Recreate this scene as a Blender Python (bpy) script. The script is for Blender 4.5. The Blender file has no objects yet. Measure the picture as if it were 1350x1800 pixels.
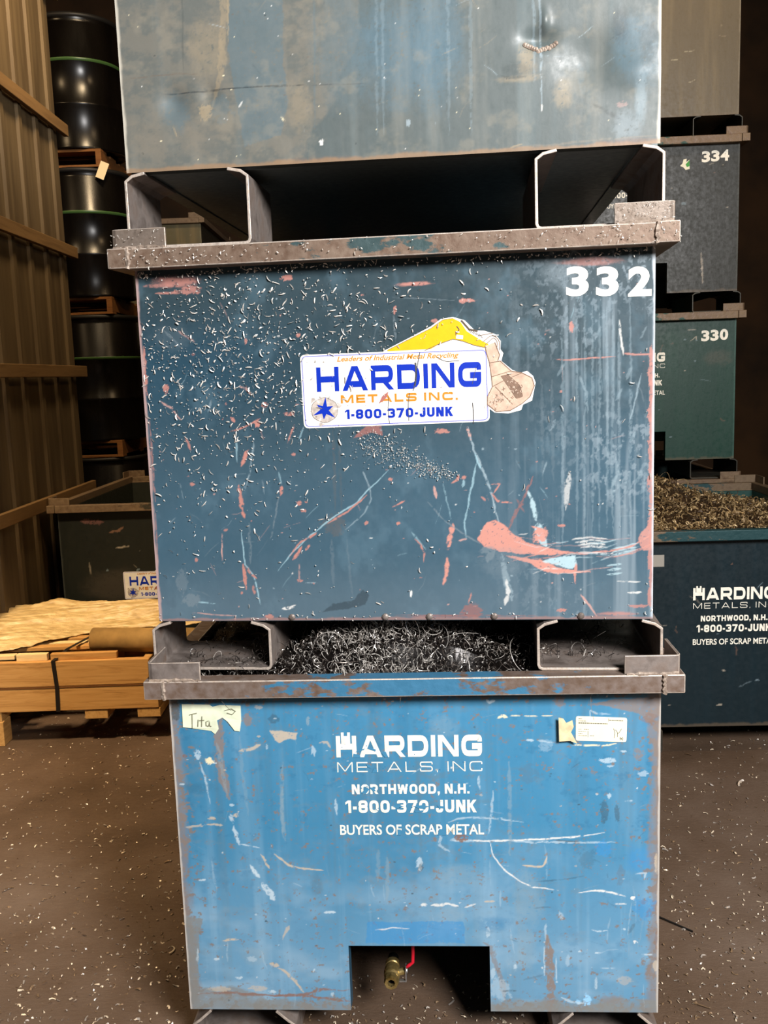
import bpy, math, random
import numpy as np
from mathutils import Vector, Matrix

# ------------------------------------------------------------------ camera, world, lights
scene = bpy.context.scene
COL = scene.collection
random.seed(4)
R = np.random.RandomState(7)
PI = math.pi

PITCH, ROLL, EYE = math.radians(8.34), math.radians(1.96), 1.625
cam_data = bpy.data.cameras.new('camera')
cam = bpy.data.objects.new('camera', cam_data)
COL.objects.link(cam)
cam_data.sensor_fit = 'VERTICAL'
cam_data.sensor_height = 36.0
cam_data.lens = 1648.4 / 1800.0 * 36.0
cam_data.clip_start = 0.05
cpt, spt, crl, srl = math.cos(PITCH), math.sin(PITCH), math.cos(ROLL), math.sin(ROLL)
fwd = Vector((0, cpt, -spt)); up0 = Vector((0, spt, cpt)); x0 = Vector((1, 0, 0))
rgt = x0 * crl - up0 * srl
upv = x0 * srl + up0 * crl
cam.matrix_world = Matrix(((rgt.x, upv.x, -fwd.x, 0), (rgt.y, upv.y, -fwd.y, 0), (rgt.z, upv.z, -fwd.z, EYE), (0, 0, 0, 1)))
scene.camera = cam

world = bpy.data.worlds.new('world'); scene.world = world
world.use_nodes = True
wb = world.node_tree.nodes['Background']
wb.inputs[0].default_value = (0.75, 0.86, 1.0, 1)
wb.inputs[1].default_value = 0.05

def area(name, loc, target, sx, sy, power, color, spread=180):
    l = bpy.data.lights.new(name, 'AREA'); l.shape = 'RECTANGLE'; l.size = sx; l.size_y = sy
    l.energy = power; l.color = color; l.spread = math.radians(spread)
    o = bpy.data.objects.new(name, l); COL.objects.link(o); o.location = loc
    o.rotation_euler = (Vector(target) - Vector(loc)).to_track_quat('-Z', 'Y').to_euler()
    return o
# daylight through the tall open doorway behind and to the right of the viewer
area('doorway_daylight', (1.9, -1.5, 3.4), (0.0, 2.1, 1.0), 1.3, 1.1, 470, (1.0, 0.97, 0.95))
# warm high-bay lamps hanging over the storage bays
area('bay_lamp_light', (-0.9, 4.6, 5.0), (-2.0, 5.5, 3.5), 0.5, 0.5, 40, (1.0, 0.74, 0.44), 95)
area('bay_lamp_light', (-1.75, 2.3, 4.2), (-1.6, 4.2, 0.3), 0.4, 0.4, 42, (1.0, 0.75, 0.46), 75)
area('bay_lamp_light', (-3.3, 4.2, 4.7), (-2.0, 7.0, 2.6), 0.4, 0.4, 18, (1.0, 0.70, 0.38))
area('bay_lamp_light', (2.0, 3.2, 5.0), (1.6, 5.0, 1.4), 0.5, 0.5, 34, (1.0, 0.68, 0.36))

vs = scene.view_settings
vs.view_transform = 'Standard'; vs.look = 'None'; vs.gamma = 1.0; vs.use_curve_mapping = False
vs.exposure = 0.0

# ------------------------------------------------------------------ helpers
def lin(c):
    c = np.asarray(c, float) / 255.0
    return np.where(c <= 0.04045, c / 12.92, ((c + 0.055) / 1.055) ** 2.4)
def lin4(c): return tuple(float(v) for v in lin(c)) + (1.0,)

class MB:
    """collects boxes, prisms, tubes and ribbons for ONE mesh"""
    def __init__(s): s.v = []; s.f = []; s.mi = []; s.m = 0
    def add(s, vs, fs, m=None):
        b = len(s.v); s.v += [tuple(map(float, p)) for p in vs]
        s.f += [tuple(i + b for i in f) for f in fs]; s.mi += [s.m if m is None else m] * len(fs); return s
    def box(s, x0, x1, y0, y1, z0, z1, m=None):
        return s.add([(x0,y0,z0),(x1,y0,z0),(x1,y1,z0),(x0,y1,z0),(x0,y0,z1),(x1,y0,z1),(x1,y1,z1),(x0,y1,z1)],
              [(0,3,2,1),(4,5,6,7),(0,1,5,4),(1,2,6,5),(2,3,7,6),(3,0,4,7)], m)
    def obox(s, c, size, rot=(0,0,0), m=None):
        M = Matrix.Translation(c) @ Euler(rot).to_matrix().to_4x4()
        hx, hy, hz = [q / 2 for q in size]
        P = [M @ Vector(p) for p in [(-hx,-hy,-hz),(hx,-hy,-hz),(hx,hy,-hz),(-hx,hy,-hz),(-hx,-hy,hz),(hx,-hy,hz),(hx,hy,hz),(-hx,hy,hz)]]
        return s.add(P, [(0,3,2,1),(4,5,6,7),(0,1,5,4),(1,2,6,5),(2,3,7,6),(3,0,4,7)], m)
    def extrude_xz(s, poly, y0, y1, m=None):
        n = len(poly)
        vs_ = [(p[0], y0, p[1]) for p in poly] + [(p[0], y1, p[1]) for p in poly]
        fs = [tuple(range(n)), tuple(range(2*n-1, n-1, -1))] + [(i, i+n, (i+1) % n + n, (i+1) % n) for i in range(n)]
        return s.add(vs_, fs, m)
    def tube(s, pts, r, n=8, m=None, cap=True, radii=None):
        pts = [Vector(p) for p in pts]; k = len(pts); rings = []
        t0 = (pts[1] - pts[0]).normalized()
        a = t0.orthogonal().normalized()
        for i, p in enumerate(pts):
            t = (pts[min(i+1,k-1)] - pts[max(i-1,0)]).normalized()
            a = (a - t * a.dot(t)).normalized(); b = t.cross(a)
            rr = radii[i] if radii else r
            rings.append([p + (a * math.cos(2*PI*j/n) + b * math.sin(2*PI*j/n)) * rr for j in range(n)])
        vs_ = [q for rg in rings for q in rg]
        fs = [(i*n+j, i*n+(j+1) % n, (i+1)*n+(j+1) % n, (i+1)*n+j) for i in range(k-1) for j in range(n)]
        if cap: fs += [tuple(range(n-1, -1, -1)), tuple((k-1)*n+j for j in range(n))]
        return s.add(vs_, fs, m)
    def lathe(s, prof, c, n=32, axis='z', m=None):
        vs_ = []
        for r, h in prof:
            for j in range(n):
                a = 2*PI*j/n; x, y = r*math.cos(a), r*math.sin(a)
                vs_.append({'z': (c[0]+x, c[1]+y, c[2]+h), 'y': (c[0]+x, c[1]+h, c[2]+y), 'x': (c[0]+h, c[1]+x, c[2]+y)}[axis])
        k = len(prof)
        fs = [(i*n+j, i*n+(j+1) % n, (i+1)*n+(j+1) % n, (i+1)*n+j) for i in range(k-1) for j in range(n)]
        if axis == 'y': fs = [f[::-1] for f in fs]
        return s.add(vs_, fs, m)
    def build(s, name, mats, parent=None, bevel=0.0, smooth=False, edge=None):
        me = bpy.data.meshes.new(name); me.from_pydata(s.v, [], s.f)
        if not isinstance(mats, (list, tuple)): mats = [mats]
        for q in mats: me.materials.append(q)
        if len(mats) > 1: me.polygons.foreach_set('material_index', s.mi)
        if smooth: me.polygons.foreach_set('use_smooth', [True] * len(me.polygons))
        me.update()
        o = bpy.data.objects.new(name, me); COL.objects.link(o)
        if parent: o.parent = parent
        if bevel:
            md = o.modifiers.new('bevel', 'BEVEL'); md.width = bevel; md.segments = 2; md.limit_method = 'ANGLE'; md.angle_limit = math.radians(40)
            if edge is not None: me.materials.append(edge); md.material = len(me.materials)-1
        return o
from mathutils import Euler

def thing(name, label, cat, loc=(0,0,0), rotz=0.0, group=None):
    o = bpy.data.objects.new(name, None); COL.objects.link(o); o.empty_display_size = 0.1
    o.location = loc; o.rotation_euler = (0, 0, rotz); tag(o, label, cat, group); return o
def tag(o, label, cat, group=None, kind=None):
    o['label'] = label; o['category'] = cat
    if group: o['group'] = group
    if kind: o['kind'] = kind
    return o
def struct(o): o['kind'] = 'structure'; return o
def copy_tree(o, parent=None):
    c = o.copy(); COL.objects.link(c)
    if parent is not None: c.parent = parent
    for ch in list(o.children): copy_tree(ch, c)
    return c

# ------------------------------------------------------------------ materials
class NT:
    def __init__(s, name):
        s.mat = bpy.data.materials.new(name); s.mat.use_nodes = True
        s.t = s.mat.node_tree; s.n = s.t.nodes; s.l = s.t.links
        s.b = s.n['Principled BSDF']
    def new(s, t, **k):
        q = s.n.new(t)
        for a, v in k.items(): setattr(q, a, v)
        return q
    def link(s, a, b): s.l.new(a, b)
    def coord(s, kind='Object', scale=(1,1,1), rot=(0,0,0)):
        tc = s.new('ShaderNodeTexCoord'); mp = s.new('ShaderNodeMapping')
        mp.inputs['Scale'].default_value = scale; mp.inputs['Rotation'].default_value = rot
        s.link(tc.outputs[kind], mp.inputs['Vector']); return mp.outputs[0]
    def noise(s, vec, scale, detail=4, rough=.55, dist=0.0):
        q = s.new('ShaderNodeTexNoise'); q.inputs['Scale'].default_value = scale; q.inputs['Detail'].default_value = detail
        q.inputs['Roughness'].default_value = rough; q.inputs['Distortion'].default_value = dist
        s.link(vec, q.inputs['Vector']); return q.outputs['Fac']
    def ramp(s, fac, stops):
        q = s.new('ShaderNodeValToRGB'); e = q.color_ramp.elements
        while len(e) < len(stops): e.new(0.5)
        for i, (p, c) in enumerate(stops):
            e[i].position = p; e[i].color = c if len(c) == 4 else lin4(c)
        s.link(fac, q.inputs[0]); return q.outputs[0]
    def mix(s, fac, a, b, mode='MIX'):
        q = s.new('ShaderNodeMix', data_type='RGBA', blend_type=mode)
        for sock, v in ((q.inputs[0], fac), (q.inputs[6], a), (q.inputs[7], b)):
            if hasattr(v, 'is_linked'): s.link(v, sock)
            elif isinstance(v, (int, float)): sock.default_value = v
            else: sock.default_value = v if len(v) == 4 else lin4(v)
        return q.outputs[2]
    def math(s, op, a, b=0.0, clamp=False):
        q = s.new('ShaderNodeMath', operation=op, use_clamp=clamp)
        for i, v in enumerate((a, b)):
            if hasattr(v, 'is_linked'): s.link(v, q.inputs[i])
            else: q.inputs[i].default_value = v
        return q.outputs[0]
    def bump(s, h, strength=.3, dist=.01):
        q = s.new('ShaderNodeBump'); q.inputs['Strength'].default_value = strength; q.inputs['Distance'].default_value = dist
        s.link(h, q.inputs['Height']); s.link(q.outputs[0], s.b.inputs['Normal'])
    def set(s, base=None, rough=None, metal=None, spec=None):
        for k, v in (('Base Color', base), ('Roughness', rough), ('Metallic', metal), ('Specular IOR Level', spec)):
            if v is None: continue
            if hasattr(v, 'is_linked'): s.link(v, s.b.inputs[k])
            elif isinstance(v, (int, float)): s.b.inputs[k].default_value = v
            else: s.b.inputs[k].default_value = v if len(v) == 4 else lin4(v)
        return s

def flat(name, c, rough=.6, metal=0., spec=.4, var=.0, vscale=30):
    t = NT(name)
    if var:
        f = t.noise(t.coord(), vscale, 4)
        c0 = [max(0, q*(1-var)) for q in c]; c1 = [min(255, q*(1+var)) for q in c]
        t.set(t.ramp(f, [(.3, c0), (.7, c1)]), rough, metal, spec)
    else: t.set(c, rough, metal, spec)
    return t.mat

# worn paint: colours of the paint, primer and scars come with the mesh; gloss breaks up with fine noise
t = NT('worn_paint'); at = t.new('ShaderNodeAttribute', attribute_name='Col')
nz = t.noise(t.coord(), 60, 5); nb = t.noise(t.coord(scale=(1,1,.35)), 9, 4)
t.set(at.outputs['Color'], t.ramp(nz, [(.3, (.34,.34,.34,1)), (.75, (.55,.55,.55,1))]), 0., .35)
t.bump(t.math('ADD', t.math('MULTIPLY', nz, .15), nb), .12, .012)
PAINT = t.mat

def rim_mat(name, paint, keep, rust=(118,96,80), bare=(150,138,132)):
    """square tube rim: paint left in the middle of the run, rubbed to rusty steel towards the ends"""
    t = NT(name); co = t.coord()
    n1 = t.noise(t.coord(scale=(1,1,2.2)), 16, 6, .62); n2 = t.noise(co, 45, 5); n3 = t.noise(t.coord(scale=(.4,1,1)), 7, 4)
    sep = t.new('ShaderNodeSeparateXYZ'); t.link(co, sep.inputs[0])
    ax = t.math('ABSOLUTE', sep.outputs[0])
    thr = t.math('ADD', t.math('MULTIPLY', ax, .75), .60 - keep)
    m = t.math('MULTIPLY', t.math('SUBTRACT', n1, thr), 18, True)
    steel = t.mix(n3, t.ramp(n2, [(.3, rust), (.65, bare)]), (96,78,66))
    sepz = steel
    t.set(t.mix(m, sepz, paint), t.ramp(n2, [(.3, (.4,)*3+(1,)), (.7, (.65,)*3+(1,))]), 0.25, .4)
    t.bump(n2, .35, .004)
    return t.mat

def steel_mat(name, c0, c1, c2, scale=14, metal=.35, rough=(.38,.6)):
    t = NT(name); n1 = t.noise(t.coord(), scale, 6, .6); n2 = t.noise(t.coord(), scale*5, 4)
    t.set(t.mix(t.math('MULTIPLY', n2, .55), t.ramp(n1, [(.3, c0), (.5, c1), (.72, c2)]), c0), t.ramp(n1, [(.3, (rough[0],)*3+(1,)), (.7, (rough[1],)*3+(1,))]), metal, .4)
    t.bump(n2, .25, .003)
    return t.mat
STEEL = steel_mat('scuffed_bare_steel', (96,86,80), (150,140,134), (128,108,94))
STEEL_DK = steel_mat('dull_painted_steel', (48,47,42), (66,64,56), (80,66,50))
EDGE = steel_mat('rubbed_bright_edge', (150,138,128), (206,194,182), (186,164,144), 40, .3)
WELD = steel_mat('weld_bead', (120,104,92), (176,160,146), (200,186,172), 60)

def wood_mat(name, c0, c1, c2, along='x', scale=1.):
    t = NT(name); sc = {'x': (.9,14,14), 'y': (14,.9,14), 'z': (14,14,.9)}[along]
    v = t.coord(scale=tuple(q*scale for q in sc)); n1 = t.noise(v, 3.6, 8, .7, 1.2); n2 = t.noise(t.coord(), 9, 3)
    kn = t.new('ShaderNodeTexVoronoi'); kn.inputs['Scale'].default_value = 1.6
    t.link(t.coord(scale={'x': (2,5,5), 'y': (5,2,5), 'z': (5,5,2)}[along]), kn.inputs['Vector'])
    knot = t.math('SUBTRACT', 1., t.math('MULTIPLY', kn.outputs['Distance'], 9), True)
    base = t.mix(t.math('MULTIPLY', n2, .6), t.ramp(n1, [(.28, c0), (.5, c1), (.75, c2)]), c1)
    t.set(t.mix(t.math('MULTIPLY', knot, .7), base, (80,48,22)), .75, 0., .2); t.bump(n1, .25, .004)
    return t.mat
PINE = wood_mat('pine_board', (122,76,32), (196,146,84), (214,168,106))
PINE_Y = wood_mat('pine_board_end', (150,104,52), (200,154,92), (214,172,112), 'y')
PINE_PALE = wood_mat('pale_pine_slat', (200,164,108), (236,206,150), (246,222,172))
OLDWOOD = wood_mat('old_pallet_wood', (70,42,20), (112,72,36), (132,90,48))

LETTER = flat('cream_stencil_paint', (244,238,222), .55, 0, .3, .05, 70)
LETTER_WORN = flat('worn_white_vinyl', (236,232,222), .5, 0, .3, .10, 90)
BLUE_INK = flat('blue_print', (5,46,172), .4, 0, .4)
GOLD_INK = flat('gold_print', (200,132,36), .45, 0, .4)
BORDER_INK = flat('border_print', (96,104,196), .5)
YELLOW_INK = flat('yellow_print', (238,178,18), .4, 0, .4, .04, 40)
LINE_INK = flat('brown_line_print', (84,72,58), .6)
TAUPE_INK = flat('taupe_print', (198,170,150), .5, 0, .3, .10, 60)
TAUPE_DK = flat('dark_taupe_print', (128,104,88), .5, 0, .3, .1, 90)
GREY_INK = flat('grey_print', (186,176,168), .5, 0, .3, .12, 120)
VINYL = flat('white_sticker_vinyl', (243,238,230), .35, 0, .5, .03, 25)
PAPER = flat('pale_green_tape_paper', (222,230,202), .8, 0, .2, .06, 25)
LABELPAPER = flat('cream_label_paper', (240,234,206), .6, 0, .3, .03, 30)
TORN = flat('stained_torn_paper', (206,190,152), .8, 0, .2, .15, 30)
INK = flat('grey_ink', (120,116,96), .8)
SCAR = {}
def solid(c, rough=.6):
    k = tuple(c)
    if k not in SCAR: SCAR[k] = flat('scraped_paint_colour', c, rough)
    return SCAR[k]
BRASS = steel_mat('brass', (150,124,66), (196,172,112), (222,204,150), 30, .85, (.25,.4))
CHROME = flat('zinc_plate', (200,200,200), .3, .9)
REDGRIP = flat('red_vinyl_grip', (206,24,46), .4)
BLACKIRON = flat('black_iron', (30,28,26), .5, .3)

# ------------------------------------------------------------------ numpy paint layer for worn panels
def vnoise(U, V, su, sv, seed, octv=3, gain=.5):
    """value noise, feature sizes su/sv in metres; returns 0..1"""
    out = np.zeros_like(U); amp = 1.; tot = 0.
    for o in range(octv):
        rs = np.random.RandomState(seed * 31 + o); T = rs.rand(97, 97)
        x = U / su * (2 ** o) + 1000.3; y = V / sv * (2 ** o) + 1000.7
        xi = np.floor(x).astype(int); yi = np.floor(y).astype(int)
        fx = x - xi; fy = y - yi; fx = fx*fx*(3-2*fx); fy = fy*fy*(3-2*fy)
        a = T[yi % 97, xi % 97]; b = T[yi % 97, (xi+1) % 97]; c = T[(yi+1) % 97, xi % 97]; d = T[(yi+1) % 97, (xi+1) % 97]
        out += amp * ((a*(1-fx)+b*fx)*(1-fy) + (c*(1-fx)+d*fx)*fy); tot += amp; amp *= gain
    return out / tot
def sstep(a, b, x):
    t_ = np.clip((x - a) / (b - a), 0, 1); return t_*t_*(3-2*t_)

PAL = dict(pink=(180,126,116), pinkpale=(190,150,142), pinkdark=(140,98,94), salmon=(194,138,126), pale=(140,160,170), cyan=(146,180,192), cyanw=(178,206,214),
  white=(226,226,222), haze=(118,132,140), brown=(104,92,80), dark=(36,44,50), dirt_shade=(58,66,66), rustgrey=(132,121,115), rust=(128,96,78), rustbrown=(134,104,92),  # the dark slate tone serves both grime and painted shade
  beige=(190,178,160), cream=(232,222,186), palew=(186,206,218), bright=(56,138,196), bluedk=(48,118,164), lightblue=(150,206,246), grey=(128,130,128),
  warm=(124,118,106), bluegrey=(90,106,112), creamwarm=(158,142,114), blueT=(82,112,128))

class Panel:
    def __init__(s, u0, u1, v0, v1, res, base):
        nu = max(2, int(round((u1-u0)/res))+1); nv = max(2, int(round((v1-v0)/res))+1)
        s.u = np.linspace(u0, u1, nu); s.v = np.linspace(v0, v1, nv)
        s.U, s.V = np.meshgrid(s.u, s.v); s.c = np.zeros(s.U.shape + (3,)) + lin(base); s.dy = np.zeros_like(s.U)
    def blend(s, mask, col, sl=None):
        c = s.c if sl is None else s.c[sl]
        c[...] = c * (1 - mask[..., None]) + lin(col) * mask[..., None]
    def region(s, a0, a1, b0, b1):
        i0, i1 = np.searchsorted(s.v, [b0, b1]); j0, j1 = np.searchsorted(s.u, [a0, a1])
        return (slice(max(i0-1,0), i1+1), slice(max(j0-1,0), j1+1))
    def blob(s, p, r, col, a, seed, warp=.55):
        e = 1.8
        sl = s.region(p[0]-r[0]*e, p[0]+r[0]*e, p[1]-r[1]*e, p[1]+r[1]*e); U, V = s.U[sl], s.V[sl]
        if U.size == 0: return
        d = np.sqrt(((U-p[0])/r[0])**2 + ((V-p[1])/r[1])**2)
        n = vnoise(U, V, .4*r[0]+.003, .4*r[1]+.003, seed, 5, .72)
        big = max(r) > .03
        m = sstep(1.25 if big else 1.1, .45 if big else .88, d + (n-.5)*(1.7 if big else 3.0)*warp)
        m = m*sstep(.24, .44, vnoise(U, V, .006, .005, seed+2, 3, .7)+.06)
        s.blend(m*a, col, sl)
    def stroke(s, pts, w, col, a, seed):
        P = np.array(pts); e = w*2+.012
        sl = s.region(P[:,0].min()-e, P[:,0].max()+e, P[:,1].min()-e, P[:,1].max()+e); U, V = s.U[sl], s.V[sl]
        if U.size == 0: return
        n1 = vnoise(U, V, .012, .012, seed, 3)-.5; n2 = vnoise(U, V, .02, .02, seed+5, 3)-.5
        k = min(.006, w*.8); U2 = U + n1*k; V2 = V + n2*k
        L = np.r_[0, np.cumsum(np.hypot(*np.diff(P, axis=0).T))]; best = np.full(U.shape, 9.); tt = np.zeros(U.shape)
        for i in range(len(P)-1):
            d = P[i+1]-P[i]; q = (d*d).sum()+1e-12
            t_ = np.clip(((U2-P[i,0])*d[0]+(V2-P[i,1])*d[1])/q, 0, 1)
            D = np.hypot(U2-P[i,0]-t_*d[0], V2-P[i,1]-t_*d[1]); b = D < best
            best = np.where(b, D, best); tt = np.where(b, (L[i]+t_*(L[i+1]-L[i]))/max(L[-1],1e-6), tt)
        hw = w/2*np.clip(np.minimum(tt, 1-tt)*4+.25, 0, 1)*(.15+1.35*vnoise(U, V, .016, .016, seed+9, 4, .7))
        br = sstep(.30, .52, vnoise(U, V, .009, .009, seed+3, 4, .7)+.06)
        soft = .0009 if w < .008 else .0016
        m = sstep(hw+soft, hw-soft, best)*br
        s.blend(m*a, col, sl)
    def poly(s, pts, col, a, seed):
        P = np.array(pts); e = .012
        sl = s.region(P[:,0].min()-e, P[:,0].max()+e, P[:,1].min()-e, P[:,1].max()+e); U, V = s.U[sl], s.V[sl]
        if U.size == 0: return
        big = np.ptp(P[:,0]) > .25
        k = .05 if big else .009
        U2 = U+(vnoise(U, V, .02 if not big else .08, .014 if not big else .08, seed, 4, .6)-.5)*k
        V2 = V+(vnoise(U, V, .02 if not big else .08, .014 if not big else .08, seed+1, 4, .6)-.5)*k
        acc = np.zeros(U.shape); tex = sstep(.22, .42, vnoise(U, V, .005, .005, seed+2, 3, .7)+.08) if not big else .45+.55*sstep(.35, .6, vnoise(U, V, .03, .02, seed+2, 5, .7))
        for ox, oy in ((-.3,-.3),(.3,-.3),(-.3,.3),(.3,.3)):
            sp = .0018 if not big else .006
            x, y = U2+ox*sp, V2+oy*sp; ins = np.zeros(U.shape, bool); j = len(P)-1
            for i in range(len(P)):
                yi, yj = P[i,1], P[j,1]
                with np.errstate(divide='ignore', invalid='ignore'):
                    ins ^= ((yi > y) != (yj > y)) & (x < (P[j,0]-P[i,0])*(y-yi)/(yj-yi+1e-12)+P[i,0])
                j = i
            acc += ins/4.
        s.blend(acc*a*tex, col, sl)
    def marks(s, lst, seed=11, k=1.0):
        for i, mk in enumerate(lst):
            kind, pts, w, c, a = mk
            if kind == 's': s.stroke(pts, w, PAL[c], a*k, seed+i)
            elif kind == 'o': s.blob(pts, w, PAL[c], a*k, seed+i)
            else: s.poly(pts, PAL[c], a*k, seed+i)
    def specks(s, n, box, rmin, rmax, cols, seed, a=.8):
        rs = np.random.RandomState(seed)
        for i in range(n):
            p = (rs.uniform(box[0], box[1]), rs.uniform(box[2], box[3])); r = rs.uniform(rmin, rmax)
            s.blob(p, (r*rs.uniform(.7,1.8), r*rs.uniform(.5,1.2)), PAL[cols[rs.randint(len(cols))]], a*rs.uniform(.5,1), seed*7+i)
    def hatch(s, n, box, lmin, lmax, ang, spread, w, cols, seed, a=.6):
        rs = np.random.RandomState(seed)
        for i in range(n):
            p = np.array((rs.uniform(box[0], box[1]), rs.uniform(box[2], box[3]))); L_ = rs.uniform(lmin, lmax); an = ang+rs.normal(0, spread)
            d = np.array((math.cos(an), math.sin(an)))*L_/2
            s.stroke([tuple(p-d), tuple(p+rs.normal(0,.1)*np.array((-d[1],d[0]))), tuple(p+d)], w*rs.uniform(.5,1.3), PAL[cols[rs.randint(len(cols))]], a*rs.uniform(.4,1), seed*9+i)
    def vstreak(s, width, seed, lo, hi, col, a, vfade=None):
        n = vnoise(s.U, s.V, width, .6, seed, 4, .6); m = sstep(lo, hi, n)*a
        if vfade is not None: m = m*vfade
        s.blend(m, col)
    def shade(s, su, sv, seed, amt):
        n = vnoise(s.U, s.V, su, sv, seed, 4, .55); s.c *= (1+(n[..., None]-.5)*2*amt)
    def edges(s, w, col, a, seed, sides='lr'):
        n = vnoise(s.U, s.V, .03, .05, seed, 4, .6)
        for q in sides:
            d = {'l': s.U-s.u[0], 'r': s.u[-1]-s.U, 'b': s.V-s.v[0], 't': s.v[-1]-s.V}[q]
            s.blend(sstep(1.3, .5, d/w+(n-.5)*1.6)*a, col)

def body_mesh(name, pan, W, D, v0, v1, floor_z, base, parent, cut=None, inner=None, gap=.0005):
    """one mesh: painted front sheet, side and back walls, floor plate; cut = (u0,u1,v_top) opening in the front skirt"""
    nv, nu = pan.U.shape
    yf = -D/2
    front = np.stack([pan.U, np.full(pan.U.shape, yf)+pan.dy, pan.V], -1).reshape(-1, 3)
    idx = np.arange(nv*nu).reshape(nv, nu)
    q = np.stack([idx[:-1,:-1], idx[:-1,1:], idx[1:,1:], idx[1:,:-1]], -1)
    if cut:
        uc = (pan.u[:-1]+pan.u[1:])/2; vc = (pan.v[:-1]+pan.v[1:])/2
        keep = ~((uc[None,:] > cut[0]) & (uc[None,:] < cut[1]) & (vc[:,None] < cut[2]))
        q = q[keep]
    q = q.reshape(-1, 4)
    mb = MB(); h = W/2
    y1 = yf+gap; th = .006+gap
    zc = cut[2] if cut else v0
    if cut:
        mb.box(-h, cut[0], y1, yf+th, v0, zc); mb.box(cut[1], h, y1, yf+th, v0, zc)
        mb.box(cut[0]-.004, cut[0], y1, yf+.045, v0, zc); mb.box(cut[1], cut[1]+.004, y1, yf+.045, v0, zc); mb.box(cut[0], cut[1], y1, yf+.045, zc, zc+.004)
    mb.box(-h, h, y1, yf+th, zc+(.004 if cut else 0), v1)
    mb.box(-h, -h+th, yf+th, D/2, v0, v1); mb.box(h-th, h, yf+th, D/2, v0, v1); mb.box(-h+th, h-th, D/2-th, D/2, v0, v1)
    mb.box(-h+th, h-th, yf+th, D/2-th, floor_z, floor_z+.008)
    nb = len(front); V_ = np.vstack([front, np.array(mb.v)])
    cb = lin(base if inner is None else inner)
    cols = np.ones((len(V_), 4)); cols[:nb, :3] = np.clip(pan.c.reshape(-1, 3), 0, 1); cols[nb:, :3] = cb
    faces = np.vstack([q, np.array(mb.f)+nb])
    me = bpy.data.meshes.new(name)
    me.vertices.add(len(V_)); me.vertices.foreach_set('co', V_.astype(np.float32).ravel())
    me.loops.add(len(faces)*4); me.loops.foreach_set('vertex_index', faces.astype(np.int32).ravel())
    me.polygons.add(len(faces)); me.polygons.foreach_set('loop_start', np.arange(0, len(faces)*4, 4, dtype=np.int32)); me.polygons.foreach_set('loop_total', np.full(len(faces), 4, np.int32))
    me.update(calc_edges=True); me.validate()
    ca = me.color_attributes.new('Col', 'FLOAT_COLOR', 'POINT'); ca.data.foreach_set('color', cols.astype(np.float32).ravel())
    sm = np.zeros(len(faces), bool); sm[:len(q)] = True; me.polygons.foreach_set('use_smooth', sm)
    me.materials.append(PAINT)
    o = bpy.data.objects.new(name, me); COL.objects.link(o); o.parent = parent
    return o

# ------------------------------------------------------------------ lettering
def rnd(pts, r, n=5, closed=False):
    out = []; k = len(pts)
    for i, p in enumerate(pts):
        if not closed and i in (0, k-1): out.append(p); continue
        a = np.array(pts[i-1], float); b = np.array(p, float); c = np.array(pts[(i+1) % k], float)
        la, lc = np.linalg.norm(a-b), np.linalg.norm(c-b); rr = min(r, la*.49, lc*.49)
        p0 = b+(a-b)/la*rr; p1 = b+(c-b)/lc*rr
        for j in range(n+1):
            t_ = j/n; out.append(tuple((1-t_)**2*p0+2*t_*(1-t_)*b+t_*t_*p1))
    return out
def ribbon2d(pts, t_, closed=False):
    P = [np.array(p, float) for p in pts]; k = len(P); Lp = []; Rp = []
    for i in range(k):
        if closed: a, c = P[i-1], P[(i+1) % k]
        else: a, c = P[max(i-1,0)], P[min(i+1,k-1)]
        d0 = P[i]-a if (closed or i > 0) else c-P[i]; d1 = c-P[i] if (closed or i < k-1) else P[i]-a
        d0 = d0/(np.linalg.norm(d0)+1e-9); d1 = d1/(np.linalg.norm(d1)+1e-9)
        n0 = np.array((-d0[1], d0[0])); n1 = np.array((-d1[1], d1[0])); m = n0+n1; m = m/(np.linalg.norm(m)+1e-9)
        s_ = t_/2/max(.45, float(m@n0)); Lp.append(P[i]+m*s_); Rp.append(P[i]-m*s_)
    quads = []
    for i in range(k if closed else k-1):
        j = (i+1) % k; quads.append([Rp[i], Rp[j], Lp[j], Lp[i]])
    return quads
def slant(xa, ya, xb, yb, w): return [[(xa-w/2,ya),(xa+w/2,ya),(xb+w/2,yb),(xb-w/2,yb)]]
GW = {'I': .0, ' ': .45, '.': .0, ',': .0, '-': .42, '1': .62, 'J': .78, 'T': .92, 'E': .86, 'L': .82, 'M': 1.22, 'W': 1.35, 'A': 1.12}
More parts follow.
